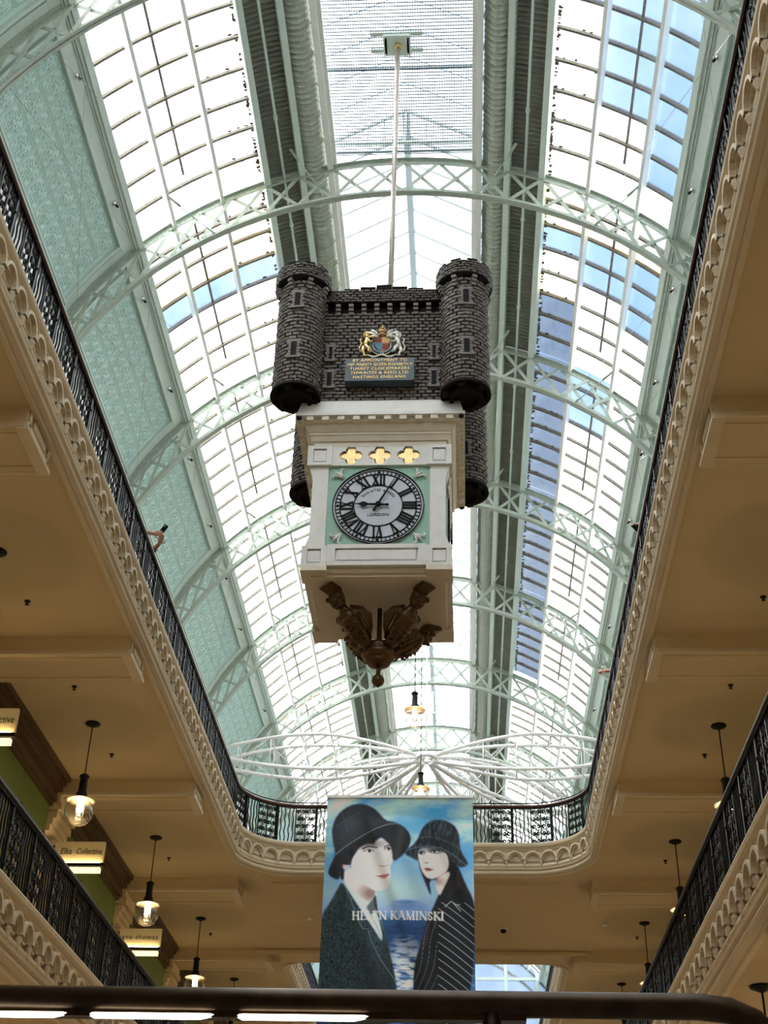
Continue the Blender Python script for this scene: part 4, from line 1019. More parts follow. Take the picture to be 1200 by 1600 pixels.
def line(P, w0, w1=None, soft=2.5):
    w1 = w0 if w1 is None else w1; m = np.zeros(Xs.shape)
    for i in range(len(P)-1):
        (x0, y0), (x1, y1) = P[i], P[i+1]; L2 = (x1-x0)**2+(y1-y0)**2+1e-6; t = np.clip(((Xs-x0)*(x1-x0)+(V_-y0)*(y1-y0))/L2, 0, 1)
        d = np.hypot(Xs-x0-t*(x1-x0), V_-y0-t*(y1-y0)); wd = w0+(w1-w0)*(i+t)/(len(P)-1); m = np.maximum(m, np.clip((wd/2+soft/2-d)/soft, 0, 1))
    return m
def fnoise(sx, sy, seed, oct_=4):
    g = np.random.default_rng(seed); o = np.zeros(Xs.shape); amp = 1.; tot = 0
    for k in range(oct_):
        G = g.random((int(1700/sy*2**k)+4, int(1300/sx*2**k)+4)); fx = np.clip(Xs/sx*2**k+1, 0, G.shape[1]-2.01); fy = np.clip(V_/sy*2**k, 0, G.shape[0]-2.01)
        ix, iy = fx.astype(int), fy.astype(int); tx, ty = fx-ix, fy-iy; tx = tx*tx*(3-2*tx); ty = ty*ty*(3-2*ty)
        o += amp*((G[iy, ix]*(1-tx)+G[iy, ix+1]*tx)*(1-ty)+(G[iy+1, ix]*(1-tx)+G[iy+1, ix+1]*tx)*ty); tot += amp; amp *= .55
    return o/tot
# sky and sea
def ramp(v, st):
    ys = [a for a, _ in st]; cs = np.array([s2l(c) for _, c in st]); return np.stack([np.interp(v, ys, cs[:, i]) for i in range(3)], -1)
img = ramp(V_, [(72, (58, 142, 205)), (200, (78, 158, 215)), (330, (120, 180, 226)), (470, (96, 160, 214)), (620, (118, 170, 218)), (740, (150, 184, 222)), (830, (140, 168, 212)), (905, (98, 132, 176)), (925, (44, 84, 128)), (1010, (24, 62, 106)), (1200, (36, 78, 122)), (1400, (70, 120, 165)), (1500, (40, 88, 138)), (1650, (30, 70, 120))])
cl = np.clip(fnoise(220, 90, 3)*2.6-1.15, 0, 1); paint(cl*np.clip((700-V_)/300, 0, 1)*.75, (226, 240, 250))
paint(ell(180, 130, 150, 60, -35, .8), (235, 246, 252), .8); paint(ell(610, 120, 110, 80, 10, .9), (190, 220, 242), .7); paint(ell(560, 700, 150, 110, 0, .9), (205, 222, 240), .55)
paint(ell(650, 800, 75, 14, 0, .5), (58, 104, 150), .7); paint(ell(655, 830, 95, 30, 0, .6), (60, 104, 150), .7)
wv = fnoise(60, 9, 5, 3); sea = np.clip((V_-925)/30, 0, 1)
paint(np.clip(wv*5-2.9, 0, 1)*sea*np.clip((V_-1000)/150, 0, 1), (120, 165, 200), .55); paint(np.clip(2.2-wv*5, 0, 1)*sea, (12, 40, 78), .6)
gl = ell(640, 1330, 100, 190, 0, .7)*np.clip(fnoise(70, 14, 8, 3)*5-1.9, 0, 1); paint(gl*sea, (232, 240, 246), .95)
# man: coat, shirt, neck, face, hair, hat
coat = poly_mask(smooth_poly([(205, 655), (180, 690), (110, 820), (66, 880), (45, 1050), (30, 1300), (10, 1680), (602, 1680), (584, 1380), (548, 1200), (500, 1010), (450, 850), (436, 735), (415, 790), (470, 960), (490, 1095), (430, 1000), (330, 850), (260, 740)], 2), 1)
tw = np.random.default_rng(2).random(Xs.shape); tw = .55*tw+.45*blur(tw, 1)*2; tw = (tw-tw.mean())/tw.std()
shirt = poly_mask([(196, 648), (250, 690), (340, 770), (400, 800), (440, 735), (462, 880), (500, 1040), (494, 1110), (420, 985), (330, 850)], 1); paint(shirt, (206, 224, 228))
paint(poly_mask([(372, 835), (420, 770), (440, 760), (450, 840), (425, 880), (400, 890)], 1), (92, 100, 104)); paint(line([(372, 835), (440, 960), (492, 1100)], 6), (120, 140, 148), .7)
neck = poly_mask(smooth_poly([(215, 580), (300, 560), (380, 690), (446, 722), (420, 770), (392, 808), (340, 775), (250, 692), (214, 650)]), 1); paint(neck, (240, 226, 216)); paint(neck*ell(400, 745, 75, 60, 20, .7), (128, 92, 80), .85)
coatc = np.clip(s2l((38, 58, 64))[None, None]*(1+.62*tw[..., None]), 0, 1); img = img*(1-coat[..., None])+coatc*coat[..., None]
paint(coat*ell(520, 1500, 120, 420, 8, .6), (14, 24, 30), .7); paint(coat*ell(410, 1250, 40, 300, -12, .8), (16, 28, 32), .55)
for L in ([(205, 660), (262, 780), (330, 960), (345, 985), (386, 990)], [(386, 1000), (402, 1065), (470, 1200), (560, 1330), (584, 1380)]): paint(line(L, 5)*coat, (132, 152, 158), .5)
paint(line([(168, 742), (250, 880), (330, 1000)], 4)*coat, (20, 30, 34), .6)
face = poly_mask(smooth_poly([(268, 560), (278, 480), (330, 405), (430, 360), (500, 360), (532, 392), (552, 430), (560, 480), (556, 515), (540, 545), (532, 565), (540, 598), (534, 640), (526, 692), (496, 718), (440, 722), (380, 694), (322, 642), (280, 605)]), 1)
paint(face, (250, 244, 240)); paint(face*ell(300, 640, 40, 110, -35, .8), (206, 170, 158), .45); paint(face*ell(545, 470, 22, 70, 0, .8), (196, 148, 134), .55); paint(face*ell(400, 405, 150, 34, -6, .8), (70, 46, 40), .75)
paint(ell(224, 553, 32, 16, 8, .3), (236, 208, 198)); paint(line([(205, 552), (250, 560)], 5), (120, 82, 70), .7)
paint(line([(348, 432), (385, 416), (448, 424)], 14, 8), (62, 42, 36), .9); paint(line([(498, 422), (525, 408), (556, 412)], 10, 8), (58, 40, 34), .9)
for ex, ey, rx in ((388, 448, 36), (522, 434, 26)):
    paint(ell(ex, ey, rx, 14, 0, .25), (200, 176, 168)); paint(ell(ex+3, ey, rx*.8, 10, 0, .2), (236, 232, 230)); paint(ell(ex+6, ey-1, 12, 12, 0, .2), (74, 92, 100)); paint(ell(ex+6, ey-1, 6, 6, 0, .2), (16, 16, 18)); paint(line([(ex-rx, ey+3), (ex, ey-13), (ex+rx, ey)], 6, 5), (40, 28, 26), .9)
paint(line([(478, 440), (498, 480), (528, 538)], 4), (214, 184, 172), .8); paint(line([(462, 548), (478, 556), (508, 552), (530, 545)], 8, 5), (150, 96, 84), .85); paint(ell(524, 520, 14, 34, -12, .8), (210, 172, 160), .6)
paint(poly_mask(smooth_poly([(448, 622), (484, 608), (510, 605), (531, 600), (528, 622), (505, 644), (478, 645)], 2), 1), (196, 128, 126)); paint(line([(438, 622), (490, 624), (534, 612)], 5), (96, 44, 48), .9); paint(ell(500, 660, 40, 8, -8, .6), (214, 170, 162), .6); paint(ell(505, 575, 14, 22, 0, .8), (222, 190, 180), .6)
hair = poly_mask(smooth_poly([(188, 540), (235, 410), (330, 330), (470, 320), (552, 372), (534, 400), (500, 372), (474, 352), (440, 380), (426, 402), (398, 396), (356, 408), (318, 432), (296, 468), (270, 512), (262, 548), (228, 545), (200, 545), (222, 580), (216, 655), (186, 640)], 2), 1)
paint(hair, (16, 12, 12)); paint(hair*np.clip(fnoise(20, 60, 11, 2)*4-2.2, 0, 1), (58, 46, 42), .6)
hat = poly_mask(smooth_poly([(104, 588), (128, 530), (157, 470), (140, 390), (130, 310), (150, 230), (200, 165), (270, 126), (340, 118), (410, 138), (462, 182), (505, 236), (560, 245), (620, 268), (662, 305), (681, 352), (674, 405), (645, 455), (600, 497), (556, 526), (552, 440), (520, 376), (470, 338), (400, 340), (320, 372), (262, 430), (222, 500), (196, 560), (186, 648), (150, 642), (112, 617)], 2), 1)
paint(hat, (34, 40, 46)); paint(hat*ell(260, 250, 60, 130, 22, .9), (84, 92, 100), .45); paint(hat*ell(390, 220, 60, 90, 0, .9), (56, 62, 70), .5); paint(hat*ell(590, 330, 50, 90, -30, .9), (64, 62, 66), .6)
under = poly_mask([(100, 600), (165, 478), (290, 385), (370, 338), (450, 296), (520, 270), (600, 268), (690, 330), (700, 540), (100, 660)], 2); paint(hat*under, (22, 24, 28), .75); paint(hat*under*ell(600, 390, 22, 130, 8, .9), (92, 86, 86), .4)
paint(hat*line([(157, 474), (215, 425), (290, 375), (370, 326), (450, 287), (520, 262), (580, 258)], 4), (150, 152, 152), .8); paint(hat*line([(146, 400), (220, 372), (310, 310), (400, 262), (500, 238)], 30), (58, 50, 50), .5)
for L in ([(205, 175), (222, 250), (248, 320)], [(160, 280), (240, 225), (330, 180)]): paint(hat*line(L, 2.5), (110, 116, 120), .6)
# woman
hair2 = poly_mask(smooth_poly([(722, 430), (732, 520), (752, 600), (790, 690), (812, 752), (824, 742), (806, 650), (860, 640), (880, 740), (830, 850), (785, 960), (760, 1100), (715, 1220), (900, 1220), (1118, 900), (1122, 790), (1062, 680), (1012, 550), (930, 430)], 2), 1)
paint(hair2, (16, 14, 18)); paint(hair2*np.clip(fnoise(26, 240, 15, 2)*5-2.6, 0, 1), (58, 44, 46), .5)
neck2 = poly_mask(smooth_poly([(842, 640), (946, 580), (950, 610), (905, 700), (884, 748), (872, 745)], 2), 1); paint(neck2, (244, 226, 216)); paint(neck2*ell(850, 650, 70, 30, 10, .8), (120, 78, 68), .75)
face2 = poly_mask(smooth_poly([(734, 430), (728, 480), (742, 530), (758, 585), (790, 628), (832, 637), (884, 616), (938, 574), (940, 500), (915, 440), (830, 420)], 3), 1)
paint(face2, (250, 242, 238)); paint(face2*ell(900, 600, 60, 40, -35, .8), (210, 166, 150), .55); paint(face2*ell(830, 430, 120, 24, 4, .8), (54, 36, 36), .8)
for ex, ey, rx in ((756, 459, 20), (848, 448, 36)):
    paint(ell(ex, ey-3, rx*1.25, 18, 4, .5), (42, 30, 32), .85); paint(ell(ex, ey+2, rx*.72, 7, 0, .2), (196, 190, 188)); paint(ell(ex-3, ey+1, 9, 9, 0, .2), (18, 14, 14)); paint(line([(ex-rx, ey+4), (ex, ey-9), (ex+rx, ey-2)], 6, 4), (14, 10, 10), .95)
paint(line([(772, 470), (768, 505), (776, 526), (806, 524)], 4), (190, 150, 138), .8); paint(ell(788, 528, 12, 5, 0, .4), (110, 70, 62), .8)
paint(poly_mask(smooth_poly([(768, 566), (790, 557), (812, 560), (838, 572), (815, 587), (788, 589)], 2), 1), (156, 84, 88)); paint(line([(768, 568), (800, 571), (838, 572)], 4), (84, 34, 40), .9)
hat2 = poly_mask(smooth_poly([(634, 458), (668, 425), (715, 385), (735, 340), (760, 280), (810, 238), (870, 224), (930, 235), (985, 270), (1015, 330), (1018, 420), (1040, 470), (1072, 515), (1076, 538), (1050, 556), (1018, 558), (986, 540), (950, 480), (900, 446), (830, 425), (770, 424), (736, 436), (728, 470), (735, 516), (690, 497), (650, 478)], 2), 1)
fb = fnoise(10, 40, 21, 3); paint(hat2, (30, 38, 44)); paint(hat2*np.clip(fb*4-1.9, 0, 1), (84, 98, 106), .6); paint(hat2*ell(985, 330, 40, 120, 0, .9), (10, 14, 18), .6)
paint(hat2*line([(730, 350), (800, 345), (890, 362), (985, 404), (1020, 430)], 4), (96, 108, 112), .6); paint(hat2*line([(640, 448), (720, 420), (800, 412), (890, 424), (970, 470), (1066, 545)], 4), (120, 130, 134), .75); paint(hat2*line([(725, 380), (800, 378), (890, 394), (990, 440)], 34), (18, 24, 28), .5)
coat2 = poly_mask(smooth_poly([(872, 745), (905, 760), (1040, 690), (1120, 790), (1128, 1000), (1105, 1400), (1030, 1680), (680, 1680), (694, 1500), (700, 1240), (750, 1090), (790, 960), (830, 850)], 2), 1)
paint(coat2, (17, 22, 28)); paint(coat2*poly_mask([(872, 745), (905, 760), (960, 740), (900, 900), (760, 1150), (720, 1150), (800, 950)], 2)*np.clip(fnoise(26, 240, 15, 2)*5-2.4, 0, 1), (64, 48, 48), .5)
sl = (Xs > 868) if True else 0
st1 = np.abs(((V_-.66*(Xs-870)-.0004*(Xs-870)**2) % 58)-29); paint(coat2*np.clip((30-st1-27.2)/1.5, 0, 1)*(Xs > 872)*(V_ > 800), (196, 204, 206), .8)
st2 = np.abs(((Xs+.30*V_-18*np.sin(V_/90)) % 46)-23); paint(coat2*np.clip((st2-21.4)/1.2, 0, 1)*(Xs <= 868)*(V_ > 900), (150, 158, 162), .7); paint(coat2*line([(868, 900), (866, 1100), (855, 1240), (850, 1400), (820, 1500)], 6), (6, 8, 10), .9)
for L in ([(915, 830), (960, 790), (985, 815), (1020, 815)], [(985, 815), (1025, 860)]): paint(coat2*line(L, 4), (200, 206, 208), .8)
# printed name in thin-and-thick serif capitals
def letter(ch, x, y0, h, w_):
    T_, t_ = 11., 4.; y1 = y0+h; M_ = []
    ser = lambda a, b: M_.append(line([(a-9, b), (a+9, b)], t_))
    V = lambda a, wd=T_: (M_.append(line([(a, y0), (a, y1)], wd)), ser(a, y0), ser(a, y1))
    if ch == 'H': V(x+8); V(x+w_-8); M_.append(line([(x+8, y0+h*.48), (x+w_-8, y0+h*.48)], t_))
    if ch == 'E':
        V(x+8)
        for f_e, l in ((0, .95), (.48, .75), (1, 1.)): M_.append(line([(x+8, y0+h*f_e), (x+w_*l, y0+h*f_e)], t_))
        M_.append(line([(x+w_*.95, y0), (x+w_*.95, y0+9)], t_)); M_.append(line([(x+w_, y1), (x+w_, y1-10)], t_))
    if ch == 'L': V(x+8); M_.append(line([(x+8, y1), (x+w_, y1)], t_)); M_.append(line([(x+w_, y1), (x+w_, y1-11)], t_))
    if ch == 'N': V(x+7, t_+1); V(x+w_-6, t_+1); M_.append(line([(x+7, y0), (x+w_-6, y1)], T_))
    if ch == 'K': V(x+8); M_.append(line([(x+10, y0+h*.55), (x+w_-6, y0)], t_)); M_.append(line([(x+17, y0+h*.46), (x+w_, y1)], T_-1)); ser(x+w_-6, y0); ser(x+w_-2, y1)
    if ch == 'A': M_.append(line([(x+w_/2, y0-2), (x+3, y1)], t_)); M_.append(line([(x+w_/2, y0-2), (x+w_-3, y1)], T_)); M_.append(line([(x+w_*.25, y0+h*.65), (x+w_*.75, y0+h*.65)], t_)); ser(x+3, y1); ser(x+w_-3, y1)
    if ch == 'M': V(x+8, t_); V(x+w_-8); M_.append(line([(x+8, y0), (x+w_/2, y1)], T_-1)); M_.append(line([(x+w_/2, y1), (x+w_-8, y0)], t_))
    if ch == 'I': V(x+w_/2)
    if ch == 'S': M_.append(line([(x+w_*.88, y0+12), (x+w_*.72, y0+1), (x+w_*.35, y0+1), (x+w_*.12, y0+12), (x+w_*.2, y0+22), (x+w_*.8, y0+36), (x+w_*.9, y1-12), (x+w_*.65, y1-1), (x+w_*.3, y1-1), (x+w_*.1, y1-13)], 8))
    return np.max(M_, axis=0)
x = 273; WID = {'H': 52, 'E': 38, 'L': 36, 'N': 54, 'K': 46, 'A': 50, 'M': 62, 'I': 18, 'S': 34, ' ': 14}
tot_w = sum(WID[c]+8 for c in 'HELEN KAMINSKI')-8; kx = (908-273)/tot_w
for ch in 'HELEN KAMINSKI':
    if ch != ' ': paint(letter(ch, x, 868, 54, WID[ch]*kx), (246, 248, 248))
    x += (WID[ch]+8)*kx
BN = thing('banner', ((BX0+BX1)/2, BY, BZ0), 'tall hanging banner printed with two people in dark hats against blue sky and sea', 'banner')
me = bpy.data.meshes.new('printed_cloth'); yy = BY+.02*np.sin(U_*9+.6*np.sin(Z_))*np.clip((BZ1-Z_)/2, 0, 1)
co = np.stack([BX0+U_*(BX1-BX0)-BN.location.x, yy-BN.location.y, Z_-BN.location.z], -1).reshape(-1, 3)
ii = np.arange(NU*NV).reshape(NV, NU); q = np.stack([ii[:-1, :-1], ii[1:, :-1], ii[1:, 1:], ii[:-1, 1:]], -1).reshape(-1, 4)
me.from_pydata(co.tolist(), [], q.tolist()); ca = me.color_attributes.new('print', 'FLOAT_COLOR', 'POINT')
ca.data.foreach_set('color', np.concatenate([np.clip(np.clip(img, 0, 1)**1.08*np.array([1.42, 1.52, 1.66]), 0, .93).reshape(-1, 3), np.ones((NU*NV, 1))], 1).astype(np.float32).ravel()); me.polygons.foreach_set('use_smooth', [True]*len(me.polygons))
pm = bpy.data.materials.new('printed_cloth'); pm.use_nodes = True; t = pm.node_tree; a = N(t, 'ShaderNodeVertexColor'); a.layer_name = 'print'; b = t.nodes['Principled BSDF']; b.inputs['Roughness'].default_value = .5
t.links.new(a.outputs['Color'], b.inputs['Base Color']); trn = N(t, 'ShaderNodeBsdfTranslucent'); t.links.new(a.outputs['Color'], trn.inputs['Color']); mxs = N(t, 'ShaderNodeMixShader', Fac=.3); t.links.new(b.outputs[0], mxs.inputs[1]); t.links.new(trn.outputs[0], mxs.inputs[2]); t.links.new(mxs.outputs[0], t.nodes['Material Output'].inputs['Surface']); me.materials.append(pm)
o = bpy.data.objects.new('printed_cloth', me); col.objects.link(o); o.parent = BN
mb = MB(); mb.box(BX0-.01, BX1+.01, BY-.025, BY+.025, BZ1, BZ1+.05); obj('top_batten', mb, whitep, BN)
mb = MB(); mb.box(BX0-.01, BX1+.01, BY-.025, BY+.025, BZ0-.05, BZ0); obj('bottom_batten', mb, whitep, BN)
mb = MB()
for x in (BX0+.1, BX1-.1): mb.tube([(x, BY, BZ1+.04), (XC-2.2 if x < XC else XC+2.2, BY, 20.95)], .003, 4)
obj('suspension_wire', mb, steel, BN)

# ------------------------------------------------------------------ lamps
def lamp_meshes(k, rod_len, shm):
    D = {}
    mb = MB(); mb.lathe([(.03, -.07), (.07, -.05), (.12, -.03), (.13, -.012), (.12, 0)], (0, 0, 0), 14); D['canopy'] = shared('canopy', mb, black_s)
    mb = MB(); mb.tube([(0, 0, -.02), (0, 0, -rod_len)], .011, 6); D['rod'] = shared('rod', mb, black_s)
    z = -rod_len; mb = MB(); mb.lathe([(.02, z+.02), (.05, z), (.085, z-.03), (.085, z-.05), (.06, z-.06), (.065, z-.12), (.068, z-.30), (.09, z-.33), (.095, z-.38), (.12, z-.40), (.12, z-.42), (.03, z-.42)], (0, 0, 0), 14); D['housing'] = shared('housing', mb, black_s)
    zs = z-.42; mb = MB(); mb.lathe([(.06, zs+.01), (.12, zs), (.19, zs-.02), (.235, zs-.035), (.24, zs-.045), (.19, zs-.03), (.12, zs-.01), (.05, zs-.005)], (0, 0, 0), 22); D['shade'] = shared('shade', mb, shm)
    mb = MB(); zc = zs-.225; mb.lathe([(max(.0005, .24*math.sin(a)), zc-.24*math.cos(a)) for a in [R(0)+R(144)*i/14 for i in range(15)]], (0, 0, 0), 24, cap=False); D['globe'] = shared('globe', mb, globe_g)
    mb = MB(); mb.lathe([(.03, zs-.02), (.055, zs-.05), (.055, zs-.22), (.03, zs-.235), (.0001, zs-.235)], (0, 0, 0), 10); D['bulb'] = shared('bulb', mb, bulb)
    mb = MB()
    for i in range(3): a = 2*pi*i/3; mb.tube([(.075*math.cos(a), .075*math.sin(a), zs-.02), (.075*math.cos(a), .075*math.sin(a), zs-.33), (.03*math.cos(a), .03*math.sin(a), zs-.36)], .006, 4)
    mb.lathe([(.05, zs-.30), (.07, zs-.29), (.07, zs-.28), (.05, zs-.27)], (0, 0, 0), 10); D['bulb_cage'] = shared('bulb_cage', mb, chrome)
    return D, zc
brass_sh = mat('copper_shade', (.62, .40, .22), .35, metal=.5)
LM, LZC = lamp_meshes(1, .93, shade_m); LM2, LZC2 = lamp_meshes(1, 9.30, brass_sh)
pl = bpy.data.lights.new('lamp_light', 'POINT'); pl.energy = 11; pl.color = (1.0, .70, .36); pl.shadow_soft_size = .05
def lamp(p, D, zc, lab, grp, power=True):
    T = thing('pendant_lamp', p, lab, 'lamp', grp)
    for nm, me_ in D.items(): inst(nm, me_, T, p)
    if power:
        l = bpy.data.objects.new('lamp_light', pl); col.objects.link(l); l.parent = T; l.location = (0, 0, zc-.16)
for i in range(6):
    y = 20.3+5.5*i
    lamp((-6.25, y, 9.40), LM, LZC, 'black pendant globe lamp under the left gallery ceiling, %s from the left edge' % ordn[i].replace('nearest', 'first'), 'globe lamps of the left gallery')
    lamp((4.31, y+.1, 9.40), LM, LZC, 'black pendant lamp of the right gallery behind the lower railing, %s from the right edge' % ordn[i].replace('nearest', 'first'), 'globe lamps of the right gallery')
for i, y in enumerate((14.8, 9.25)):
    lamp((4.31, y, 9.40), LM, LZC, 'black pendant lamp of the right gallery, out of frame toward the viewer, number %s' % ('one' if i == 0 else 'two'), 'globe lamps of the right gallery')
    lamp((-6.25, y, 9.40), LM, LZC, 'black pendant lamp of the left gallery, out of frame toward the viewer, number %s' % ('one' if i == 0 else 'two'), 'globe lamps of the left gallery')
lamp((-1.03, 27.6, 22.86), LM2, LZC2, 'large pendant lamp with lit copper shade hanging on the hall axis above the banner', None)
lamp((-1.03, 32.3, 22.86), LM2, LZC2, 'pendant lamp on the hall axis, only its black cap showing above the banner', None)
for x, y, sd in ((3.17, 14.55, 'right'), (3.17, 20.1, 'right'), (3.17, 25.6, 'right'), (-5.4, 14.5, 'left'), (-5.4, 20.0, 'left'), (-5.4, 25.5, 'left')):
    lamp((x, y, 3.70), LM, LZC, 'pendant lamp under the lower %s gallery ceiling, %s one along, mostly below the frame' % (sd, {14: 'first', 15: 'first', 20: 'second'}.get(round(y), 'third')), 'globe lamps of the lower galleries')
# sprinklers, detectors, camera
mb = MB(); mb.lathe([(.045, 0), (.045, -.012), (.015, -.018), (.013, -.05), (.03, -.055), (.03, -.06), (.0001, -.06)], (0, 0, 0), 8); SPK = shared('sprinkler_head', mb, black_s)
for s, x, nm in ((-1, -6.22, 'left'), (1, 4.26, 'right')):
    for i, y in enumerate((16.15, 18.9, 21.6, 27.05, 32.55)):
        T = thing('sprinkler', (x, y, 9.4), 'small dark ceiling sprinkler on the %s gallery ceiling, %s from the outer edge' % (nm, ordn[i].replace('nearest', 'first')), 'sprinkler', 'ceiling sprinklers'); inst('sprinkler_head', SPK, T, (x, y, 9.4))
T = thing('sprinkler', (3.22, 15.8, 3.7), 'small dark sprinkler on the lower gallery ceiling beneath the end of the brass rail', 'sprinkler', 'ceiling sprinklers'); inst('sprinkler_head', SPK, T, (3.22, 15.8, 3.7))
T = thing('security_camera', (1.0, 31.9, 9.4), 'small dome security camera on the ceiling right of the banner', 'camera')
mb = MB(); mb.lathe([(.09, 0), (.10, -.02), (.09, -.05), (.0001, -.05)], (1.0, 31.9, 9.4), 14); obj('camera_base', mb, dome_w, T)
mb = MB(); mb.lathe([(.075, -.05), (.07, -.09), (.045, -.12), (.0001, -.13)], (1.0, 31.9, 9.4), 14); obj('camera_dome', mb, black_s, T)
for i, (x, y) in enumerate(((-3.6, 31.2), (3.4, 31.5))):
    mb = MB(); mb.lathe([(.08, 0), (.085, -.03), (.05, -.06), (.0001, -.06)], (x, y, 9.4), 12); o = obj('smoke_detector', mb, dome_w); tag(o, 'small round smoke detector on the ceiling %s of the banner' % ('left' if i == 0 else 'right'), 'detector', 'smoke detectors')

# ------------------------------------------------------------------ projecting shop signs
def sign(y, words, lab, shear, size, spc):
    T = thing('shop_sign', (-6.95, y, 7.72), lab, 'sign', 'lit blade signs of the left gallery')
    mb = MB(); mb.box(-7.40, -6.48, y-.03, y+.03, 7.88, 8.27); P = obj('sign_panel', mb, sign_m, T)
    mb = MB(); mb.box(-7.56, -6.45, y-.09, y+.07, 7.80, 7.86); mb.box(-7.56, -7.40, y-.03, y+.03, 7.84, 8.2); obj('sign_bracket', mb, black_s, T)
    mb = MB(); mb.box(-7.38, -6.52, y-.075, y-.055, 7.862, 7.875); obj('sign_light', mb, led_s, T)
    mb = MB(); mb.box(-7.38, -6.52, y-.05, y+.03, 7.70, 7.79)
    for i in range(9): mb.box(-7.38+i*.107, -7.37+i*.107, y-.055, y+.035, 7.70, 7.79)
    obj('light_box', mb, lbox_m, T)
    for wd, xa, al in words:
        t = text_mb(wd, size, .002, shear=shear, spacing=spc, align='LEFT'); xs = [v[0] for v in t.v]; k_ = al/(max(xs)-min(xs)); t.v = [((x-min(xs))*k_, y, z) for x, y, z in t.v]; face_south(t, (xa, y-.033, 8.085)); obj('sign_lettering', t, ink, P)
led_s = mat('sign_light_strip', (1, .9, .6), .5, emit=(1., .74, .34), estr=26.); lbox_m = mat('sign_light_box', (.8, .7, .5), .5, emit=(1., .78, .42), estr=1.1)
sign(17.37, [('Elka', -7.29, .21), ('Collective', -6.99, .47)], 'lit cream shop sign at the left edge, its lettering cut to ective', .25, .165, 1.0)
sign(22.98, [('Elka', -7.29, .21), ('Collective', -6.99, .47)], 'lit cream shop sign reading Elka Collective, beside the second globe lamp', .25, .165, 1.0)
sign(28.35, [('ana thomas', -7.33, .78)], 'lit cream shop sign ending in thomas, just above the brass rail', .12, .15, 1.22)
sign(33.9, [], 'lit cream shop sign half hidden below the brass rail at lower left', 0, .12, 1)

# ------------------------------------------------------------------ foreground rail with light strips
HR = thing('handrail', (-.2, 2.6, -.40), 'dark brass tube handrail crossing the bottom of the photo, with light strips beneath', 'handrail')
mb = MB(); mb.tube([(-1.4, 2.6, .624), (-.2, 2.6, .622), (.44, 2.6, .621), (.50, 2.6, .615), (.545, 2.6, .595), (.575, 2.6, .56), (.585, 2.6, .5), (.585, 2.6, -.40)], .0245, 16); obj('rail_tube', mb, bronze_r := mat('worn_brass', (.05, .030, .015), .35, metal=.6, var=.3, vscale=20.), HR)
mb = MB(); mb.box(-1.4, .12, 2.588, 2.618, .590, .604); obj('light_channel', mb, bronze_r, HR)
for x0, x1 in ((-1.32, -.745), (-.715, -.46), (-.43, -.165)):
    n = 6; mb = MB(); mb.tube([(x0, 2.592, .594), (x0+.012, 2.590, .591), (x1-.04, 2.590, .591), (x1, 2.592, .596)], [.003, .0062, .0062, .002], 8); obj('light_strip', mb, led_w := mat('white_light_strip', (1, 1, 1), .5, emit=(1., .90, .72), estr=5.), HR)
for x in (.055, -1.35): mb = MB(); mb.tube([(x, 2.6, .61), (x, 2.6, -.40)], .0185, 12); obj('rail_post', mb, bronze_r, HR)

# ------------------------------------------------------------------ white radial frame under the far vault
SP = thing('radial_frame', (-1.0, 37.2, 16.0), 'white star of lens-shaped lattice arms under the vault, above the banner', 'frame')
HX, HY, HZ = -1.02, 37.2, 16.05
def arm(ang, L, half):
    d = Vector((math.cos(R(ang)), math.sin(R(ang)), 0)); sd = Vector((-d.y, d.x, 0)); n = 12; mb = MB(); ch = []
    for a, up, wd in ((1, .62, half), (1, .62, -half), (-1, .50, half), (-1, .50, -half)):
        pts = []
        for i in range(n+1):
            t = i/n; h = a*up*math.sin(pi*min(1, .06+.94*t)*.92); pts.append(Vector((HX, HY, HZ))+d*(.22+t*L)+sd*wd*min(1, t*2.2)+Vector((0, 0, h)))
        ch.append(pts); mb.tube(pts, .055, 6)
    for i in range(1, n, 2):
        for a, b in ((0, 2), (1, 3), (0, 1), (2, 3)): mb.tube([ch[a][i], ch[b][i]], .022, 4)
        if i+2 <= n: mb.tube([ch[0][i], ch[2][i+2]], .016, 4); mb.tube([ch[3][i], ch[1][i+2]], .016, 4)
    obj('frame_arm', mb, whitef, SP)
whitef = mat('white_frame_paint', (.88, .88, .86), .4)
for ang in (0, 180): arm(ang, 6.0, .42)
for ang in (42, 66, 114, 138): arm(ang, 6.0, .16)
mb = MB(); mb.tube([(HX+.3*math.cos(2*pi*i/16), HY+.3*math.sin(2*pi*i/16), HZ) for i in range(16)], .06, 6, closed=True)
mb.tube([(HX, HY, HZ+.1), (HX, HY, 20.3)], .02, 6)
for i in range(4): a = pi*i/2+.4; mb.tube([(HX+.3*math.cos(a), HY+.3*math.sin(a), HZ), (HX, HY, HZ+.2)], .025, 5)
obj('hub', mb, whitef, SP)

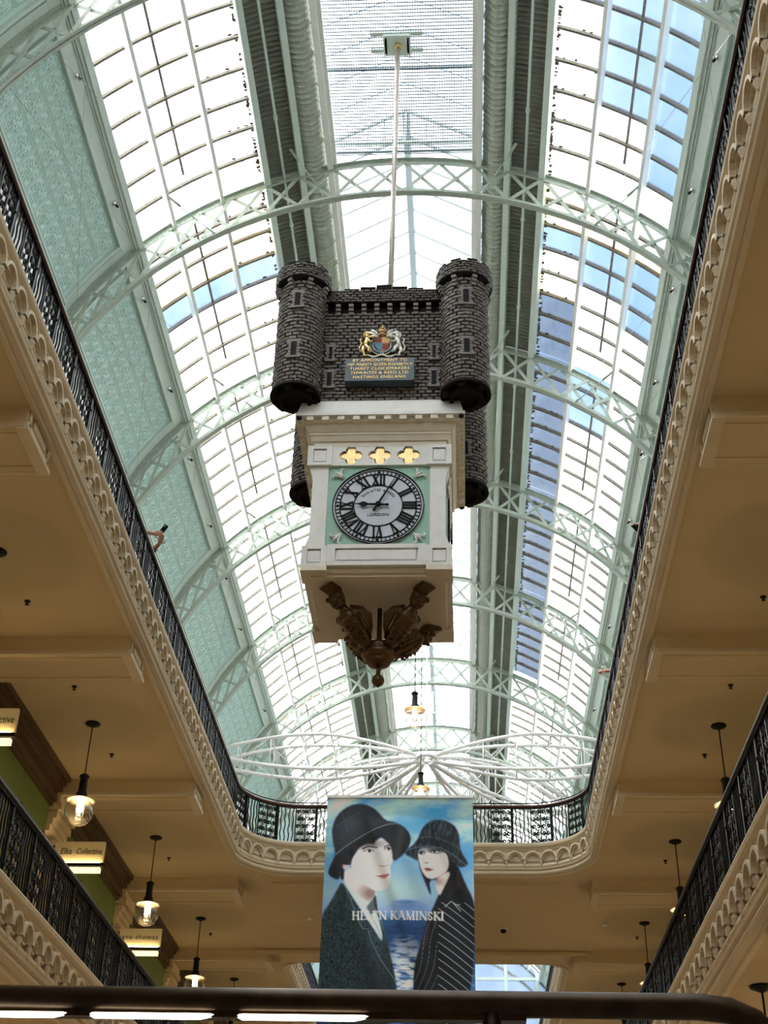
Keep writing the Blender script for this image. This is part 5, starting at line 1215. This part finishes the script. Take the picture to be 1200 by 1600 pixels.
# ------------------------------------------------------------------ people at the upper railing
def hand(mb, W_, ax, side, curl):
    """palm with four fingers and a thumb; ax = direction of the fingers, side = across the palm"""
    ax = Vector(ax).normalized(); side = (Vector(side)-ax*Vector(side).dot(ax)).normalized(); nn = ax.cross(side); W_ = Vector(W_)
    P_ = lambda a, b, c=0: W_+(ax*a+side*b+nn*c)*1.15
    mb.loft([[tuple(P_(a, rb*math.cos(2*pi*i/10), rc*math.sin(2*pi*i/10))) for i in range(10)] for a, rb, rc in ((-.01, .026, .02), (.02, .034, .018), (.06, .042, .016), (.095, .042, .013))])
    for b, l, r in ((-.031, .072, .0085), (-.0105, .082, .009), (.0105, .077, .009), (.031, .06, .008)):
        p = P_(.085, b)
        if curl > .9: mb.tube([p, p+ax*.034+nn*.004, p+ax*.036+nn*.036, p+ax*.002+nn*.046, p-ax*.016+nn*.028], [r*1.25, r*1.25, r*1.2, r*1.1, r*.9], 7); continue
        mb.tube([p, p+ax*l*.42+nn*curl*l*.12, p+ax*l*(.75-curl*.2)+nn*curl*l*.42, p+ax*l*(1-curl*.55)+nn*curl*l*.7], [r*1.1, r, r*.95, r*.75], 7)
    p = P_(.015, -.036); mb.tube([p, p-side*.03+ax*.025+nn*curl*.01, p-side*.042+ax*.055+nn*curl*.03, p-side*.03+ax*.08+nn*curl*.045], [.013, .011, .0095, .007], 7)
def person(x, y, sg, lab, arms, shirt_m, hair=True):
    """standing on the upper gallery at (x, y), facing the void (sg = +1 faces +X); arms = [(elbow, wrist, finger dir, palm side, curl, sleeve fraction)]"""
    T = thing('person', (x, y, ZF), lab, 'person'); z = ZF
    mb = MB(); F = Vector((sg, 0, 0)); S = Vector((0, sg, 0)); B = lambda a, b, h: Vector((x, y, z))+F*a+S*b+Vector((0, 0, h))
    ov = lambda c, a, b: [tuple(c+F*a*math.cos(2*pi*i/12)+S*b*math.sin(2*pi*i/12)) for i in range(12)]
    mb.loft([ov(B(0, 0, .86), .11, .16), ov(B(0, 0, 1.0), .10, .15), ov(B(.01, 0, 1.2), .115, .165), ov(B(.02, 0, 1.38), .10, .19), ov(B(.02, 0, 1.44), .06, .09), ov(B(.03, 0, 1.50), .05, .055), ov(B(.04, 0, 1.55), .075, .065), ov(B(.045, 0, 1.62), .095, .076), ov(B(.04, 0, 1.70), .09, .075), ov(B(.035, 0, 1.745), .05, .045)])
    for g in (-1, 1): mb.tube([B(0, g*.09, .9), B(.02, g*.10, .48), B(0, g*.10, .08)], [.085, .06, .045], 10); mb.tube([B(-.05, g*.10, .04), B(.05, g*.10, .04), B(.16, g*.11, .03)], [.04, .045, .03], 8)
    mb.ball(tuple(B(.145, 0, 1.61)), .018, 7, 5)
    for g, (el, wr, fd, ps, cu, sf) in zip((-1, 1), arms):
        sh = B(.02, g*.19, 1.37); mb.tube([sh, sh.lerp(Vector(el), .5), Vector(el), Vector(el).lerp(Vector(wr), .35), Vector(wr)], [.058, .05, .046, .044, .032], 10); hand(mb, wr, fd, ps, cu)
    bo = obj('body', mb, skin, T); rm = bo.modifiers.new('remesh', 'REMESH'); rm.mode = 'VOXEL'; rm.voxel_size = .0085; rm.use_smooth_shade = True
    mb = MB(); mb.loft([ov(B(0, 0, .82), .14, .19), ov(B(0, 0, 1.0), .125, .18), ov(B(.01, 0, 1.2), .14, .19), ov(B(.02, 0, 1.38), .12, .215), ov(B(.02, 0, 1.45), .075, .11)], cap=False)
    for g, (el, wr, fd, ps, cu, sf) in zip((-1, 1), arms):
        sh = B(.02, g*.19, 1.37); e = Vector(el); mb.tube([sh, sh.lerp(e, .5), e, e.lerp(Vector(wr), sf)], [.072, .066, .06, .05], 10, cap=False)
    obj('shirt', mb, shirt_m, T)
    mb = MB(); 
    for g in (-1, 1): mb.tube([B(0, g*.09, .95), B(.02, g*.10, .48), B(0, g*.10, .09)], [.11, .085, .075], 10)
    obj('trousers', mb, cloth_n, T)
    mb = MB(); mb.loft([ov(B(-.01, 0, 1.56), .085, .08), ov(B(.0, 0, 1.64), .105, .088), ov(B(.02, 0, 1.72), .11, .088), ov(B(.03, 0, 1.77), .06, .05)]); obj('hair', mb, hair_m, T)
    return T
person(-5.43, 17.42, 1, 'person at the left upper railing, bare forearms reaching out with a phone', [((-4.98, 17.72, 11.16), (-4.775, 17.50, 11.24), (.25, -.45, .6), (-.6, -.2, .3), .55, .55), ((-5.02, 17.06, 11.20), (-4.83, 17.27, 11.28), (.75, .45, .35), (.1, -.3, .8), .45, .0)][::-1], cloth_b)
mb = MB(); c = Vector((-4.70, 17.36, 11.425)); n_ = Vector((.30, -.78, -.55)).normalized(); ax = Vector((.55, -.25, .75)); ax = (ax-n_*ax.dot(n_)).normalized(); s_ = n_.cross(ax)
mb.cbox(c, ax*.075, s_*.037, n_*.005); PH = obj('phone', mb, blackp); tag(PH, 'dark phone held out over the left upper railing by a person', 'phone')
mb = MB(); mb.cbox(c+ax*.05+s_*.018+n_*.006, ax*.016, s_*.014, n_*.002); obj('camera_bump', mb, chrome, PH)
person(3.16, 22.0, -1, 'person at the right upper railing, only a closed fist and bare wrist reaching out', [((2.93, 21.96, 11.22), (2.73, 22.08, 11.28), (-1, .1, .05), (0, .4, .8), .95, .1), ((3.0, 22.45, 11.2), (2.98, 22.30, 11.05), (-.2, -1, 0), (0, 0, 1), .8, .7)], cloth_b)
person(3.13, 17.1, -1, 'person at the right upper railing, only a dark sleeve elbow showing above the rail', [((2.72, 17.06, 11.20), (2.92, 17.25, 11.12), (.6, .6, 0), (0, 0, 1), .7, .95), ((2.95, 17.45, 11.15), (2.93, 17.28, 11.08), (0, -1, 0), (0, 0, 1), .7, .8)], cloth_b)

# ------------------------------------------------------------------ struts and bracing wires of the vault
for k in range(0, 6):
    y = T0+BAY*k; T = thing('bracing_wires', (XC, y, ZC), 'thin steel struts and crossed wires bracing the vault beside roof truss %s' % ordn[k].replace('nearest', 'one').replace('second', 'two').replace('third', 'three').replace('fourth', 'four').replace('fifth', 'five').replace('sixth', 'six'), 'wire', 'bracing wires of the vault')
    for s in (-1, 1):
        for a in (19, 41):
            mb = MB(); mb.tube([arc(RT-.1, s*a, y-.75), arc(RT-.78, s*(a-4), y-.02)], .012, 5); mb.tube([arc(RT-.1, s*a, y-.78), arc(RT-.28, s*(a-.9), y-.6)], .03, 5); mb.tube([arc(RT-.72, s*(a-3.6), y-.1), arc(RT-.80, s*(a-4.1), y)], .03, 5); obj('strut', mb, sage, T)
        mb = MB(); mb.tube([arc(RT-.25, s*64, y+.1), arc(RT-.12, s*49, y+BAY-.1)], .004, 4); mb.tube([arc(RT-.25, s*47, y+.1), arc(RT-.12, s*64, y+BAY-.1)], .004, 4); mb.tube([arc(RT-.5, s*56, y+.1), arc(RT-.14, s*36, y+BAY-.2)], .005, 4); obj('bracing_wire', mb, steel, T)
